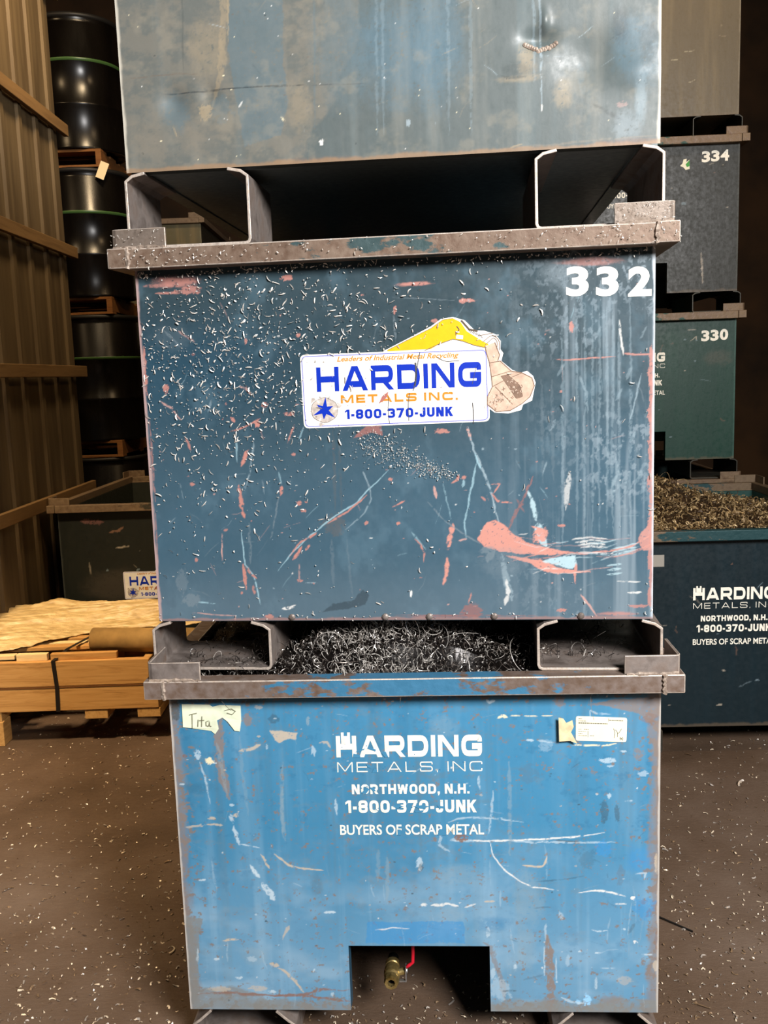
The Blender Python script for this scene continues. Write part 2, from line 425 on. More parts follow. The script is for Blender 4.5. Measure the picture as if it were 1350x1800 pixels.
def glyph(ch, w, t_):
    """square-shouldered extended capitals and figures; list of groups of convex quads, cap height 1"""
    h = t_/2; L, Rr, B, T, M_ = h, w-h, h, 1-h, .5; r = .30; g = []
    def ln(*p): g.append(ribbon2d(list(p), t_))
    def rp(p, rr=r, closed=False): g.append(ribbon2d(rnd(p, rr, 5, closed), t_, closed))
    if ch == 'H': ln((L,0),(L,1)); ln((Rr,0),(Rr,1)); ln((L,M_),(Rr,M_))
    elif ch == 'A': g.append(slant(h*1.05,0,w/2-h*.25,1,t_*1.12)); g.append(slant(w-h*1.05,0,w/2+h*.25,1,t_*1.12)); ln((w*.22,.27),(w*.78,.27))
    elif ch == 'R': ln((L,0),(L,1)); rp([(L,T),(Rr-.03,T),(Rr-.03,.40),(L,.40)],.26); g.append(slant(w-h*1.1,0,w*.52,.42,t_*1.2))
    elif ch == 'D': ln((L,0),(L,1)); rp([(L,T),(Rr,T),(Rr,B),(L,B)],.42)
    elif ch == 'I': ln((h,0),(h,1))
    elif ch == 'N': ln((L,0),(L,1)); ln((Rr,0),(Rr,1)); g.append(slant(w-t_*.62,0,t_*.62,1,t_*1.2))
    elif ch == 'G': rp([(Rr,.68),(Rr,T),(L,T),(L,B),(Rr,B),(Rr,.47)],.34); ln((w,.47),(w*.52,.47))
    elif ch == 'M': ln((L,0),(L,1)); ln((Rr,0),(Rr,1)); g.append(slant(w/2,.08,t_*.7,1,t_*1.1)); g.append(slant(w/2,.08,w-t_*.7,1,t_*1.1))
    elif ch == 'E': ln((L,0),(L,1)); ln((L,B),(w,B)); ln((L,T),(w,T)); ln((L,M_),(w*.94,M_))
    elif ch == 'T': ln((w/2,0),(w/2,1)); ln((0,T),(w,T))
    elif ch == 'L': ln((L,0),(L,1)); ln((L,B),(w,B))
    elif ch == 'S': rp([(Rr,.72),(Rr,T),(L,T),(L,.52),(Rr,.48),(Rr,B),(L,B),(L,.28)],.24)
    elif ch == 'C': rp([(Rr,.70),(Rr,T),(L,T),(L,B),(Rr,B),(Rr,.30)],.34)
    elif ch in 'O0': rp([(L,B),(Rr,B),(Rr,T),(L,T)],.34 if ch == 'O' else .3,True)
    elif ch == 'W': g.append(slant(w*.27,0,h,1,t_)); g.append(slant(w*.27,0,w/2,.94,t_)); g.append(slant(w*.73,0,w/2,.94,t_)); g.append(slant(w*.73,0,w-h,1,t_))
    elif ch == 'J': rp([(Rr,1),(Rr,B),(L,B),(L,.36)],.32)
    elif ch == 'U': rp([(L,1),(L,B),(Rr,B),(Rr,1)],.34)
    elif ch == 'K': ln((L,0),(L,1)); g.append(slant(L+.06,.42,w-h*1.15,1,t_*1.2)); g.append(slant(w-h*1.1,0,w*.42,.56,t_*1.25))
    elif ch == '1': ln((w-h,0),(w-h,1)); g.append([[(0,.66),(w-t_,.80),(w-t_*.5,1),(w-t_*1.1,1),(0,.84)]])
    elif ch == '3': rp([(L,.74),(L,T),(Rr,T),(Rr,.52),(w*.4,.52)],.24); rp([(w*.4,.52),(Rr,.52),(Rr,B),(L,B),(L,.26)],.24)
    elif ch == '7': ln((0,T),(w,T)); g.append(slant(w*.34,0,w-h*1.1,1-h,t_*1.1))
    elif ch == '8': rp([(L,B),(Rr,B),(Rr,.53),(L,.53)],.2,True); rp([(L,.5),(Rr,.5),(Rr,T),(L,T)],.2,True)
    elif ch == '-': ln((0,.40),(w,.40))
    elif ch == '.': g.append([[(0,0),(t_,0),(t_,t_),(0,t_)]])
    elif ch == ',': g.append([[(t_*.1,-t_*.7),(t_*.5,-t_*.7),(t_,0),(t_*.3,0)]]); g.append([[(0,0),(t_,0),(t_,t_),(0,t_)]])
    return g
def text_quads(s_, box, t_, w=1.0, gap=.16, italic=0.):
    """lay the string out and fit it to box=(u0,v0,u1,v1) by stretching in u"""
    items = []; x = 0.
    for ch in s_:
        cw = GW.get(ch, 1.0)*w
        if ch in 'I.,': cw = t_
        if ch != ' ': items.append((x, glyph(ch, cw, t_)))
        x += cw+(gap if ch != ' ' else 0)
    tot = x-gap; su = (box[2]-box[0])/tot; sv = box[3]-box[1]; out = []
    for gx, g in items:
        for grp in g: out.append([[(box[0]+(gx+p[0])*su+italic*p[1]*sv, box[1]+p[1]*sv) for p in qd] for qd in grp])
    return out
def add_groups(mb, groups, y, m=None, step=.00005):
    for i, grp in enumerate(groups):
        yy = y-(i % 3)*step
        for qd in grp: mb.add([(p[0], yy, p[1]) for p in qd], [tuple(range(len(qd)))], m)
def add_poly(mb, pts, y, m=None): mb.add([(p[0], y, p[1]) for p in pts], [tuple(range(len(pts)))], m)
def font_mesh(mb, body, box, y, m=None, bold=0., shear=0.):
    """builtin vector font fitted to a box"""
    cu = bpy.data.curves.new('t', 'FONT'); cu.body = body; cu.offset = bold; cu.shear = shear; cu.resolution_u = 4
    ob = bpy.data.objects.new('t', cu); COL.objects.link(ob)
    me = bpy.data.meshes.new_from_object(ob.evaluated_get(bpy.context.evaluated_depsgraph_get()))
    co = np.array([v.co[:2] for v in me.vertices]); fs = [tuple(p.vertices) for p in me.polygons]
    bpy.data.objects.remove(ob); bpy.data.curves.remove(cu); bpy.data.meshes.remove(me)
    lo, hi = co.min(0), co.max(0); k = ((box[2]-box[0])/(hi[0]-lo[0]), (box[3]-box[1])/(hi[1]-lo[1]))
    q = (co-lo)*k+np.array(box[:2])
    mb.add([(p[0], y, p[1]) for p in q], fs, m)
def triangulated(pts):
    from mathutils.geometry import tessellate_polygon
    return tessellate_polygon([[Vector((p[0], p[1], 0)) for p in pts]])
def add_area(mb, pts, y, m=None, thick=0.):
    tr = triangulated(pts); n = len(pts)
    A = sum(pts[i][0]*pts[(i+1) % n][1]-pts[(i+1) % n][0]*pts[i][1] for i in range(n))
    fs = []
    for a in tr:
        p, q, r_ = (pts[i] for i in a)
        fs.append(tuple(a) if (q[0]-p[0])*(r_[1]-p[1])-(q[1]-p[1])*(r_[0]-p[0]) > 0 else tuple(a[::-1]))
    mb.add([(p[0], y, p[1]) for p in pts], fs, m)
    if thick:
        b = [(p[0], y, p[1]) for p in pts]+[(p[0], y+thick, p[1]) for p in pts]
        mb.add(b, [(i, i+n, (i+1) % n+n, (i+1) % n) for i in range(n)], m)
def stencil_block(parent, yf, dv=0., chips=None, du=0.):
    """the painted lettering of the front panel"""
    bs = [('HARDING', (-.1762,.7544,.1585,.8062), .27, 1.28, .17), ('METALS, INC', (-.1756,.7183,.1586,.7426), .115, 1.35, .42),
          ('NORTHWOOD, N.H.', (-.1438,.6642,.1280,.6883), .235, .82, .15), ('1-800-370-JUNK', (-.1605,.6181,.1433,.6491), .235, .78, .15)]
    out = {}
    for (s_, b, t_, w, g), nm in zip(bs, ('company_name', 'company_line', 'town_line', 'phone_line')):
        mb = out[nm] = MB(); add_groups(mb, text_quads(s_, (b[0]+du, b[1]+dv, b[2]+du, b[3]+dv), t_, w, g), yf-.0006)
    mb = out['slogan_line'] = MB()
    font_mesh(mb, 'BUYERS OF SCRAP METAL', (-.1753+du,.5636+dv,.1597+du,.5891+dv), yf-.0006, None, .018)
    # little scrap-bin mark on the H
    mb = out['company_name']
    add_area(mb, [(q[0]+du, q[1]+dv) for q in ((-.1640,.7870),(-.1430,.7870),(-.1430,.8146),(-.1495,.8146),(-.1495,.8060),(-.1575,.8060),(-.1575,.8146),(-.1640,.8146))], yf-.0009)
    for nm, pts in (chips or []): add_poly(out[nm], pts, yf-.0013, 1)
    mats = [LETTER]+([solid((64,130,168))] if chips else [])
    for nm, mb in out.items(): mb.build(nm, mats, parent)

def number(parent, boxes, yf, mat):
    mb = MB()
    for ch, b in boxes: font_mesh(mb, ch, b, yf-.0007, None, .042)
    return mb.build('number', mat, parent)

# ------------------------------------------------------------------ scrap bin parts
W, DEP = 1.12, 1.45
WELDS = True
def channel_profile(u0, u1, z0, z1, th, lip, slope, rc=.012):
    """open-topped formed channel with bent-in lips, as a closed outline"""
    mid = [(u0+lip, z1), (u0+rc+.004, z1-slope), (u0, z1-slope-rc), (u0, z0+rc), (u0+rc*.3, z0+rc*.3), (u0+rc, z0), (u1-rc, z0), (u1-rc*.3, z0+rc*.3), (u1, z0+rc), (u1, z1-slope-rc), (u1-rc-.004, z1-slope), (u1-lip, z1)]
    k = len(mid); out = []; inn = []
    P = [np.array(p) for p in mid]
    for i in range(k):
        d0 = P[i]-P[i-1] if i > 0 else P[1]-P[0]; d1 = P[i+1]-P[i] if i < k-1 else P[i]-P[i-1]
        d0 = d0/np.linalg.norm(d0); d1 = d1/np.linalg.norm(d1)
        n = np.array((-d0[1], d0[0]))+np.array((-d1[1], d1[0])); n = n/np.linalg.norm(n)
        out.append(P[i]); inn.append(P[i]+n*th)
    return out, inn
def channel(parent, u0, u1, z0, z1, y0, y1, mat, lip=.045, slope=.004, th=.007):
    o_, i_ = channel_profile(u0, u1, z0, z1, th, lip, slope); k = len(o_); mb = MB()
    vs_ = [(p[0], y0, p[1]) for p in o_]+[(p[0], y0, p[1]) for p in i_]+[(p[0], y1, p[1]) for p in o_]+[(p[0], y1, p[1]) for p in i_]
    fs = []; fe = []
    for i in range(k-1):
        fe += [(i, i+1, k+i+1, k+i), (2*k+i, 3*k+i, 3*k+i+1, 2*k+i+1)]
        fs += [(i, 2*k+i, 2*k+i+1, i+1), (k+i, k+i+1, 3*k+i+1, 3*k+i)]
    fs += [(0, k, 3*k, 2*k), (k-1, 3*k-1, 4*k-1, 2*k-1)]
    mb.add(vs_, fs, 0); nq = len(mb.f); mb.f += fe; mb.mi += [1]*len(fe)
    return mb.build('fork_pocket', [mat, EDGE if WELDS else mat], parent, bevel=.0015)
def rim(parent, z0, z1, mat, caps=True):
    o_ = .04; h = W/2+o_; yf, yb = -DEP/2-.05, DEP/2+.05; w = .045; mb = MB()
    mb.box(-h+w, h-w, yf, yf+w, z0, z1); mb.box(-h+w, h-w, yb-w, yb, z0, z1)
    mb.box(-h, -h+w-.0015, yf-.003, yb+.003, z0+.001, z1+.0015); mb.box(h-w+.0015, h, yf-.003, yb+.003, z0+.001, z1+.0015)
    # inner shelf under the tube, to the wall
    mb.box(-W/2, W/2, yf+w, -DEP/2, z0, z0+.006); mb.box(-W/2, W/2, DEP/2, yb-w, z0, z0+.006)
    rm = mb.build('rim', mat, parent, bevel=.0035, edge=EDGE if caps else None)
    if caps:
        rs = random.Random(int(z0*1000)+3)
        for sx in (-1, 1):
            wd = MB()
            n = 9; x = sx*(h-w)
            pts = [(x+rs.uniform(-.002,.002), yf-.002, z0+(z1-z0)*i/(n-1)) for i in range(n)]
            wd.tube(pts, .004, 6, radii=[.003+rs.random()*.003 for _ in pts]); wd.build('weld_bead', WELD, rm)
    return rm
def corner_stop(parent, sx, sy, z0, z1, mat, lu=.122, ld=.13, th=.007):
    """angle standing on the rim corner that keys the bin above"""
    h = W/2+.033; yo = DEP/2+.043
    rr = .012; prof = []   # L in plan with rounded corner
    out = [(h-lu, yo), (h-rr, yo), (h-rr*.3, yo-rr*.3), (h, yo-rr), (h, yo-ld)]
    inn = [(h-lu, yo-th), (h-rr*1.1, yo-th), (h-th-.001, yo-th-.001), (h-th, yo-rr*1.1), (h-th, yo-ld)]
    k = len(out); mb = MB(); vs_ = []
    for z in (z0, z1):
        vs_ += [(sx*p[0], sy*p[1], z) for p in out]+[(sx*p[0], sy*p[1], z) for p in inn]
    fs = []
    for i in range(k-1):
        fs += [(i, i+1, k+i+1, k+i), (2*k+i, 3*k+i, 3*k+i+1, 2*k+i+1), (i, 2*k+i, 2*k+i+1, i+1), (k+i, k+i+1, 3*k+i+1, 3*k+i)]
    fs += [(0, k, 3*k, 2*k), (k-1, 3*k-1, 4*k-1, 2*k-1)]
    if sx*sy < 0: pass
    else: fs = [f[::-1] for f in fs]
    mb.add(vs_, fs)
    st = mb.build('corner_stop', mat, parent, bevel=.0015, edge=EDGE if WELDS else None)
    if sy < 0 and WELDS:
        rs = random.Random(int(sx*7+z0*100)); wd = MB(); n = 14
        pts = [(sx*(h-lu+.004+(lu-.01)*i/(n-1)), -yo-.003, z0+rs.uniform(-.001,.003)) for i in range(n)]
        wd.tube(pts, .004, 6, radii=[.0025+rs.random()*.0035 for _ in pts]); wd.build('weld_bead', WELD, st)
    return st

def make_bin(label, x, y, yaw, z, pan, base, rimm, cut=None, tubes=(0,.114), top=.9155, rimh=.042, pocket_len=(.22,.44), tmat=STEEL, stop_mat=None, inner=None, slope=.004, group=None, pu=(.578,.296), gap=.0005):
    c, s_ = math.cos(yaw), math.sin(yaw)
    t = thing('scrap_bin', label, 'scrap bin', (x-s_*DEP/2, y+c*DEP/2, z), yaw, group)
    v0 = tubes[1]
    t['v0'] = v0
    body_mesh('body', pan, W, DEP, v0, top, (cut[2]+.02) if cut else v0+.004, base, t, cut, inner, gap)
    rim(t, top, top+rimh, rimm, WELDS)
    for sx in (-1, 1):
        for sy in (-1, 1): corner_stop(t, sx, sy, top+rimh, top+rimh+.042, stop_mat or rimm)
    yf = -DEP/2-.004
    for sx, L_ in ((-1, pocket_len[0]), (1, pocket_len[1])):
        a, b = (-pu[0], -pu[1]) if sx < 0 else (pu[1]+.012, pu[0]+.004)
        channel(t, a, b, tubes[0], tubes[1]+.001, yf, yf+L_, tmat, slope=slope)
        channel(t, a, b, tubes[0], tubes[1]+.001, DEP/2-.3, DEP/2, tmat, slope=slope)
    del t['v0']
    return t

MARKS_M=[
('o',(-.4802,.1637),(.0181,.0153),'haze',.5),
('o',(-.1387,.3363),(.0226,.0226),'brown',.3),
('o',(-.499,.2124),(.0135,.0271),'haze',.35),
('o',(-.4856,.7626),(.0496,.0316),'haze',.15),
('p',[(-.1757,.1328),(-.1463,.1566),(-.0987,.1658),(-.0791,.1895),(-.0656,.1751),(-.0758,.1514),(-.128,.1421)],0,'dark',.5),
('o',(-.4703,.883),(.0542,.0135),'pink',.8),
('o',(-.4365,.8652),(.0271,.0081),'pink',.7),
('s',[(-.5432,.8787),(-.4779,.8736)],.0075,'pink',.5),
('s',[(-.5163,.8611),(-.4416,.8588)],.005,'pink',.8),
('s',[(-.552,.747),(-.5522,.6926),(-.5524,.6378)],.0075,'pink',.9),
('s',[(-.5506,.5825),(-.5497,.3953)],.005,'pink',.5),
('s',[(-.5514,.3716),(-.556,.2032)],.0037,'pink',.5),
('s',[(-.3647,.552),(-.3288,.5625),(-.2951,.5798)],.0037,'pink',1.0),
('o',(-.3027,.5686),(.0081,.0099),'pink',1.0),
('s',[(-.3262,.5096),(-.3347,.4913),(-.3433,.4744)],.0112,'pink',1.0),
('s',[(-.3528,.4313),(-.3498,.4009),(-.3467,.3727)],.0112,'pink',1.0),
('s',[(-.3494,.368),(-.3424,.3561)],.0088,'pink',1.0),
('s',[(-.2525,.4269),(-.2587,.4061)],.0088,'pink',1.0),
('s',[(-.3605,.584),(-.3541,.5723)],.0063,'pink',1.0),
('s',[(-.2365,.5234),(-.227,.546),(-.2182,.564)],.0037,'pink',.8),
('s',[(-.3116,.5345),(-.3251,.461),(-.3368,.4217)],.005,'pale',.6),
('s',[(-.3556,.5472),(-.3526,.5172),(-.3537,.4825)],.0037,'cyan',.6),
('s',[(-.2593,.4595),(-.2537,.4316)],.0037,'cyan',.5),
('s',[(-.2621,.4039),(-.2745,.3479),(-.2862,.3057)],.005,'haze',.5),
('s',[(-.0117,.4585),(-.0378,.4317),(-.0544,.4182),(-.0856,.3866),(-.1427,.3527),(-.2008,.3091),(-.2404,.2719),(-.2718,.2333)],.004,'cyan',.8),
('s',[(-.0619,.4023),(-.1048,.3684),(-.1525,.3412)],.0044,'pink',.9),
('s',[(-.1815,.3206),(-.2154,.2999),(-.2455,.2648)],.005,'pink',.9),
('s',[(-.0691,.4553),(-.0565,.4229),(-.052,.3952),(-.0679,.3631),(-.1135,.3257)],.0037,'pale',.55),
('s',[(-.215,.2881),(-.2239,.2717),(-.2363,.2586)],.0075,'pink',1.0),
('s',[(-.1978,.2926),(-.2069,.28)],.0063,'pink',1.0),
('s',[(-.1793,.3182),(-.1963,.3067)],.0037,'pink',1.0),
('s',[(-.3527,.3256),(-.3504,.2828),(-.3489,.2494),(-.3289,.2204),(-.3215,.1819),(-.3172,.1539)],.004,'cyan',.85),
('s',[(-.3523,.2494),(-.3501,.2206),(-.3489,.1908)],.0075,'pink',1.0),
('s',[(-.3468,.2446),(-.3357,.2277),(-.3235,.2156)],.0063,'pink',1.0),
('s',[(-.3324,.2013),(-.3312,.1796)],.0063,'pink',.8),
('s',[(-.3975,.3215),(-.4005,.2882),(-.4009,.2586)],.0037,'pinkpale',.9),
('s',[(-.3947,.3286),(-.385,.3308)],.0063,'pink',.8),
('s',[(-.334,.3442),(-.3345,.2492)],.0075,'haze',.4),
('s',[(-.1321,.548),(-.1352,.3643)],.0075,'brown',.18),
('s',[(-.1206,.5477),(-.1189,.364)],.0063,'brown',.15),
('s',[(-.1471,.3037),(-.1445,.1996)],.0088,'haze',.25),
('s',[(-.1121,.3032),(-.1033,.1707)],.0063,'haze',.2),
('o',(-.5074,.6524),(.0072,.0099),'pink',.85),
('o',(-.2842,.609),(.0081,.0063),'pink',.85),
('o',(-.2296,.587),(.0108,.0041),'pink',.85),
('o',(-.2233,.4978),(.0054,.0045),'pink',.85),
('o',(-.46,.4359),(.0063,.0036),'pink',.85),
('o',(.0132,.8047),(.0036,.0081),'pink',.85),
('o',(-.3183,.7496),(.0036,.0063),'pink',.85),
('o',(-.2005,.7584),(.0054,.0041),'pink',.85),
('o',(-.2195,.882),(.0135,.0063),'pink',.85),
('o',(-.216,.3867),(.0063,.0045),'pink',.85),
('o',(-.2074,.3702),(.0054,.0041),'pink',.85),
('o',(-.2221,.2098),(.0072,.0032),'pink',.85),
('o',(-.4617,.2603),(.0036,.0045),'pink',.85),
('o',(-.36,.1822),(.0036,.0036),'pink',.85),
('o',(-.298,.1262),(.0099,.0045),'pink',.85),
('o',(-.0665,.3398),(.0045,.0054),'pink',.85),
('o',(-.0079,.4379),(.0045,.0036),'pink',.85),
('s',[(-.3401,.6515),(-.3241,.6465),(-.311,.6303)],.005,'pinkpale',.8),
('s',[(-.5214,.6231),(-.4962,.6085),(-.4781,.5804)],.005,'pinkpale',.8),
('s',[(-.4712,.541),(-.4634,.5292),(-.4587,.5129)],.0063,'pink',.8),
('s',[(-.5031,.7812),(-.468,.7439)],.0063,'haze',.4),
('s',[(-.4704,.7777),(-.4346,.7517)],.005,'pinkpale',.5),
('s',[(-.4051,.6241),(-.4139,.5969)],.005,'pale',.4),
('s',[(-.2667,.1453),(-.2513,.1467),(-.2358,.1524)],.0063,'white',.8),
('s',[(-.4632,.1621),(-.4245,.1575)],.0037,'cyan',.8),
('s',[(-.4795,.1368),(-.4309,.1317),(-.3786,.128)],.0031,'pinkpale',.8),
('s',[(-.3786,.128),(-.3794,.1144)],.0031,'pinkpale',.8),
('s',[(-.2104,.205),(-.182,.2047)],.0037,'pale',.8),
('s',[(-.2226,.248),(-.2244,.2099)],.0037,'pinkpale',.5),
('s',[(-.0691,.4553),(-.0608,.4322)],.0037,'pale',.5),
('s',[(.0105,.7918),(.0131,.735)],.005,'haze',.5),
('s',[(-.4888,.4365),(-.482,.394)],.0037,'pale',.3),
('s',[(-.2979,.4418),(-.2949,.4092)],.0037,'pale',.3),
('s',[(-.2091,.5318),(-.1985,.5589)],.005,'cyan',.5),
('p',[(-.0869,.5309),(-.0702,.5485),(-.0262,.5676),(-.0242,.536),(-.0431,.541)],0,'pinkdark',.9),
('o',(.3554,.871),(.0361,.0271),'haze',.4),
('o',(.4279,.8866),(.0632,.009),'pink',.55),
('o',(.3852,.8527),(.0406,.0316),'haze',.3),
('s',[(.3977,.767),(.3989,.6416),(.3984,.5094),(.3971,.3064)],.0063,'pale',.28),
('s',[(.4298,.7977),(.4313,.6405),(.4315,.5086),(.4303,.299)],.0063,'pale',.28),
('s',[(.4597,.7922),(.4615,.6395),(.462,.5078),(.4612,.3214)],.0063,'pale',.28),
('s',[(.4852,.7656),(.4872,.6387),(.4871,.5071),(.4877,.2937)],.0063,'pale',.28),
('s',[(.3676,.7725),(.3685,.6426),(.3677,.5102),(.3659,.2839)],.0063,'pale',.28),
('s',[(.4149,.8005),(.4162,.641),(.4132,.509),(.4148,.2878)],.0063,'pale',.28),
('s',[(.4448,.795),(.4464,.64),(.4437,.5083),(.4458,.3102)],.0063,'pale',.28),
('s',[(.4724,.8044),(.4744,.6391),(.4715,.5075),(.4744,.3075)],.0063,'pale',.28),
('s',[(.5084,.805),(.5108,.6379),(.5096,.5066),(.5118,.2956)],.0063,'pale',.28),
('s',[(.3232,.6441),(.3247,.4215)],.0075,'haze',.2),
('s',[(.345,.6434),(.3468,.421)],.0075,'haze',.2),
('s',[(.5219,.6375),(.5265,.4172)],.0075,'haze',.2),
('s',[(.3972,.6591),(.4187,.6147),(.4208,.5708)],.0063,'pale',.4),
('s',[(.4794,.4807),(.4838,.436),(.4708,.4049)],.0063,'pale',.35),
('o',(.0589,.8564),(.0352,.0045),'pink',.9),
('o',(.1682,.8172),(.0162,.005),'pink',.9),
('o',(.3873,.7524),(.0045,.0099),'pink',.85),
('o',(.0989,.7767),(.0072,.0036),'pink',.8),
('o',(.1085,.5404),(.0162,.005),'pink',.85),
('s',[(.4873,.7634),(.4909,.7162),(.4952,.6894)],.005,'white',.6),
('s',[(.0092,.8304),(.1419,.8183)],.0019,'haze',.5),
('s',[(.1648,.5469),(.1772,.4971),(.1922,.4606),(.206,.4262),(.2177,.3781),(.2304,.3273)],.0056,'pale',.85),
('s',[(.1635,.5492),(.1701,.5198)],.0063,'pinkpale',.9),
('s',[(.1771,.4926),(.1921,.4515)],.0037,'cyan',.9),
('s',[(.1825,.4699),(.1662,.3974),(.1536,.3378),(.1555,.2998)],.005,'cyan',.7),
('s',[(.139,.2963),(.1574,.2998)],.005,'pinkpale',.8),
('s',[(.2136,.401),(.2268,.3834),(.2573,.3796)],.0044,'pink',1.0),
('s',[(.214,.4215),(.2328,.422),(.2172,.4009)],.0031,'pink',.9),
('s',[(.191,.3946),(.1998,.3853)],.005,'pink',.8),
('p',[(.1824,.3003),(.1873,.3188),(.199,.3371),(.2194,.3436),(.2417,.3295),(.2572,.3108),(.284,.2943),(.3198,.2822),(.3511,.2726),(.3867,.2652),(.3376,.2617),(.2837,.2651),(.2296,.2718),(.1935,.2839)],0,'salmon',1),
('p',[(.2407,.2624),(.2881,.2563),(.3262,.2498),(.3508,.2365),(.3865,.2264),(.4289,.2232),(.3776,.2191),(.326,.2243),(.2924,.2432)],0,'salmon',1),
('s',[(.292,.404),(.3029,.3765),(.3105,.3398)],.0112,'cyanw',.75),
('s',[(.3114,.3352),(.3201,.3076),(.331,.2821)],.02,'cyanw',.75),
('o',(.3165,.3067),(.0171,.0162),'salmon',.95),
('s',[(.2979,.3263),(.3291,.3189)],.005,'salmon',1.0),
('s',[(.3555,.2702),(.4001,.265),(.4666,.2688),(.515,.2796),(.5564,.304)],.005,'salmon',.8),
('s',[(.4533,.2529),(.515,.2636),(.5587,.2813)],.0037,'salmon',.7),
('s',[(.3869,.2951),(.4268,.3005),(.4621,.2963)],.005,'white',.55),
('s',[(.3931,.2892),(.4268,.2941),(.4621,.2899)],.005,'white',.55),
('s',[(.3993,.2834),(.4268,.2877),(.4621,.2835)],.005,'white',.55),
('s',[(.4055,.2775),(.4268,.2812),(.4621,.2771)],.005,'white',.55),
('s',[(.471,.2733),(.5281,.2862)],.0044,'cyanw',.55),
('s',[(.471,.266),(.5281,.2789)],.0044,'cyanw',.55),
('s',[(.471,.2596),(.5281,.2726)],.0044,'cyanw',.55),
('p',[(.3195,.2475),(.3554,.2587),(.3956,.2605),(.3955,.2374),(.3866,.2292),(.3553,.2379)],0,'cyanw',.8),
('s',[(.4622,.2367),(.4931,.24)],.005,'cyanw',.6),
('s',[(.4622,.2274),(.4931,.2308)],.005,'cyanw',.6),
('s',[(.4622,.2159),(.4932,.2193)],.005,'cyanw',.6),
('s',[(.3933,.2467),(.3931,.1957)],.0063,'salmon',.9),
('s',[(.3776,.2228),(.4267,.2241)],.0037,'salmon',1.0),
('p',[(.528,.2954),(.5497,.3268),(.559,.3582),(.5614,.2721),(.5391,.2678)],0,'salmon',.75),
('s',[(.1271,.3345),(.1185,.2966),(.1148,.278)],.0112,'salmon',1.0),
('s',[(.1144,.2593),(.1107,.2218),(.1023,.1974)],.0088,'salmon',1.0),
('s',[(.0873,.4196),(.0892,.4058),(.0935,.3933)],.0075,'pinkpale',.9),
('s',[(.1414,.4445),(.1385,.4322),(.1261,.4256)],.005,'pink',.9),
('s',[(.1489,.4366),(.158,.4396)],.0088,'pink',.9),
('s',[(.1534,.4319),(.1508,.416)],.005,'cyan',.7),
('s',[(.0428,.3024),(.0562,.2881),(.0612,.2693),(.0598,.2496)],.005,'pink',.9),
('s',[(.0341,.3188),(.0652,.2787)],.0037,'cyan',.5),
('s',[(.0945,.4332),(.0995,.4513)],.0037,'cyan',.5),
('s',[(.1079,.426),(.1148,.3892),(.1242,.3452)],.0037,'cyan',.45),
('s',[(.0727,.3854),(.1037,.3479),(.1485,.3124),(.189,.2886)],.0037,'haze',.6),
('s',[(.2483,.3178),(.2669,.3589),(.2852,.3928),(.3044,.4377)],.0075,'pinkdark',.7),
('s',[(.2672,.3863),(.2848,.3586)],.005,'pinkdark',.5),
('s',[(.1842,.2724),(.2115,.2767),(.2019,.2489)],.015,'haze',.5),
('s',[(.2317,.2672),(.2401,.2205),(.2465,.1923),(.2543,.1617)],.0163,'pale',.6),
('s',[(.24,.2111),(.2464,.1829),(.2391,.15)],.01,'white',.6),
('o',(.2383,.2485),(.0587,.0361),'haze',.25),
('s',[(.354,.6867),(.38,.6844),(.4146,.6854),(.479,.6887)],.0031,'pink',.95),
('s',[(.4927,.6938),(.5217,.6902),(.5535,.6899)],.0044,'pink',.85),
('s',[(.3823,.4473),(.3764,.4068),(.373,.3616)],.01,'white',.45),
('s',[(.3326,.4664),(.3235,.4396)],.005,'pale',.5),
('s',[(.5325,.6501),(.5221,.6027),(.5073,.5463)],.0037,'pale',.6),
('o',(.5523,.6882),(.0045,.0226),'pink',.75),
('o',(.5525,.6495),(.0077,.0226),'pink',.75),
('o',(.5528,.6105),(.0045,.0226),'pink',.75),
('o',(.5531,.5713),(.0077,.0226),'pink',.75),
('o',(.5534,.5318),(.0045,.0226),'pink',.75),
('o',(.5537,.4922),(.0077,.0226),'pink',.75),
('o',(.554,.4523),(.0045,.0226),'pink',.75),
('o',(.5543,.4122),(.0077,.0226),'pink',.75),
('o',(.5546,.3718),(.0045,.0226),'pink',.75),
('o',(.5549,.3312),(.0077,.0226),'pink',.75),
('o',(.5552,.2904),(.0045,.0226),'pink',.75),
('o',(.5555,.2494),(.0077,.0226),'pink',.75),
('o',(.5558,.2081),(.0045,.0226),'pink',.75),
('o',(.5561,.1665),(.0077,.0226),'pink',.75),
('s',[(.5565,.6881),(.5568,.4166),(.5608,.1247)],.0063,'pink',.8),
('o',(.1654,.1353),(.0217,.0153),'pinkdark',.7),
('o',(.3636,.1375),(.009,.0041),'pink',.9),
('o',(.5288,.1458),(.0181,.0036),'pink',.7),
('s',[(.4042,.1723),(.4221,.1488),(.4399,.123)],.005,'pinkpale',.9),
('o',(.4845,.1289),(.0429,.005),'pink',.7),
('s',[(.1649,.1779),(.158,.1543)],.005,'pink',.8),
('s',[(-.0057,.3753),(.0224,.3887)],.0037,'pink',1.0),
('o',(.007,.3379),(.0045,.0036),'pink',1.0),
('o',(.1028,.1247),(.0903,.0045),'pinkdark',.5),
('s',[(-.0091,.1286),(.3093,.1251)],.0025,'pinkdark',.7),
('s',[(.0301,.1847),(.0306,.1704)],.005,'white',1.0),
('s',[(.4844,.2018),(.5329,.1991)],.0031,'white',.7),
('s',[(.5066,.1762),(.5353,.1759)],.005,'white',.7),
('o',(.3648,.3275),(.0072,.0032),'pink',.9),
('o',(.4928,.3549),(.0045,.0135),'haze',.3),
('s',[(.4708,.4094),(.4838,.436)],.0075,'pale',.3),
('s',[(.523,.4173),(.5359,.4438)],.0075,'pale',.3),
('s',[(.5318,.3947),(.5447,.4213)],.0075,'pale',.3),
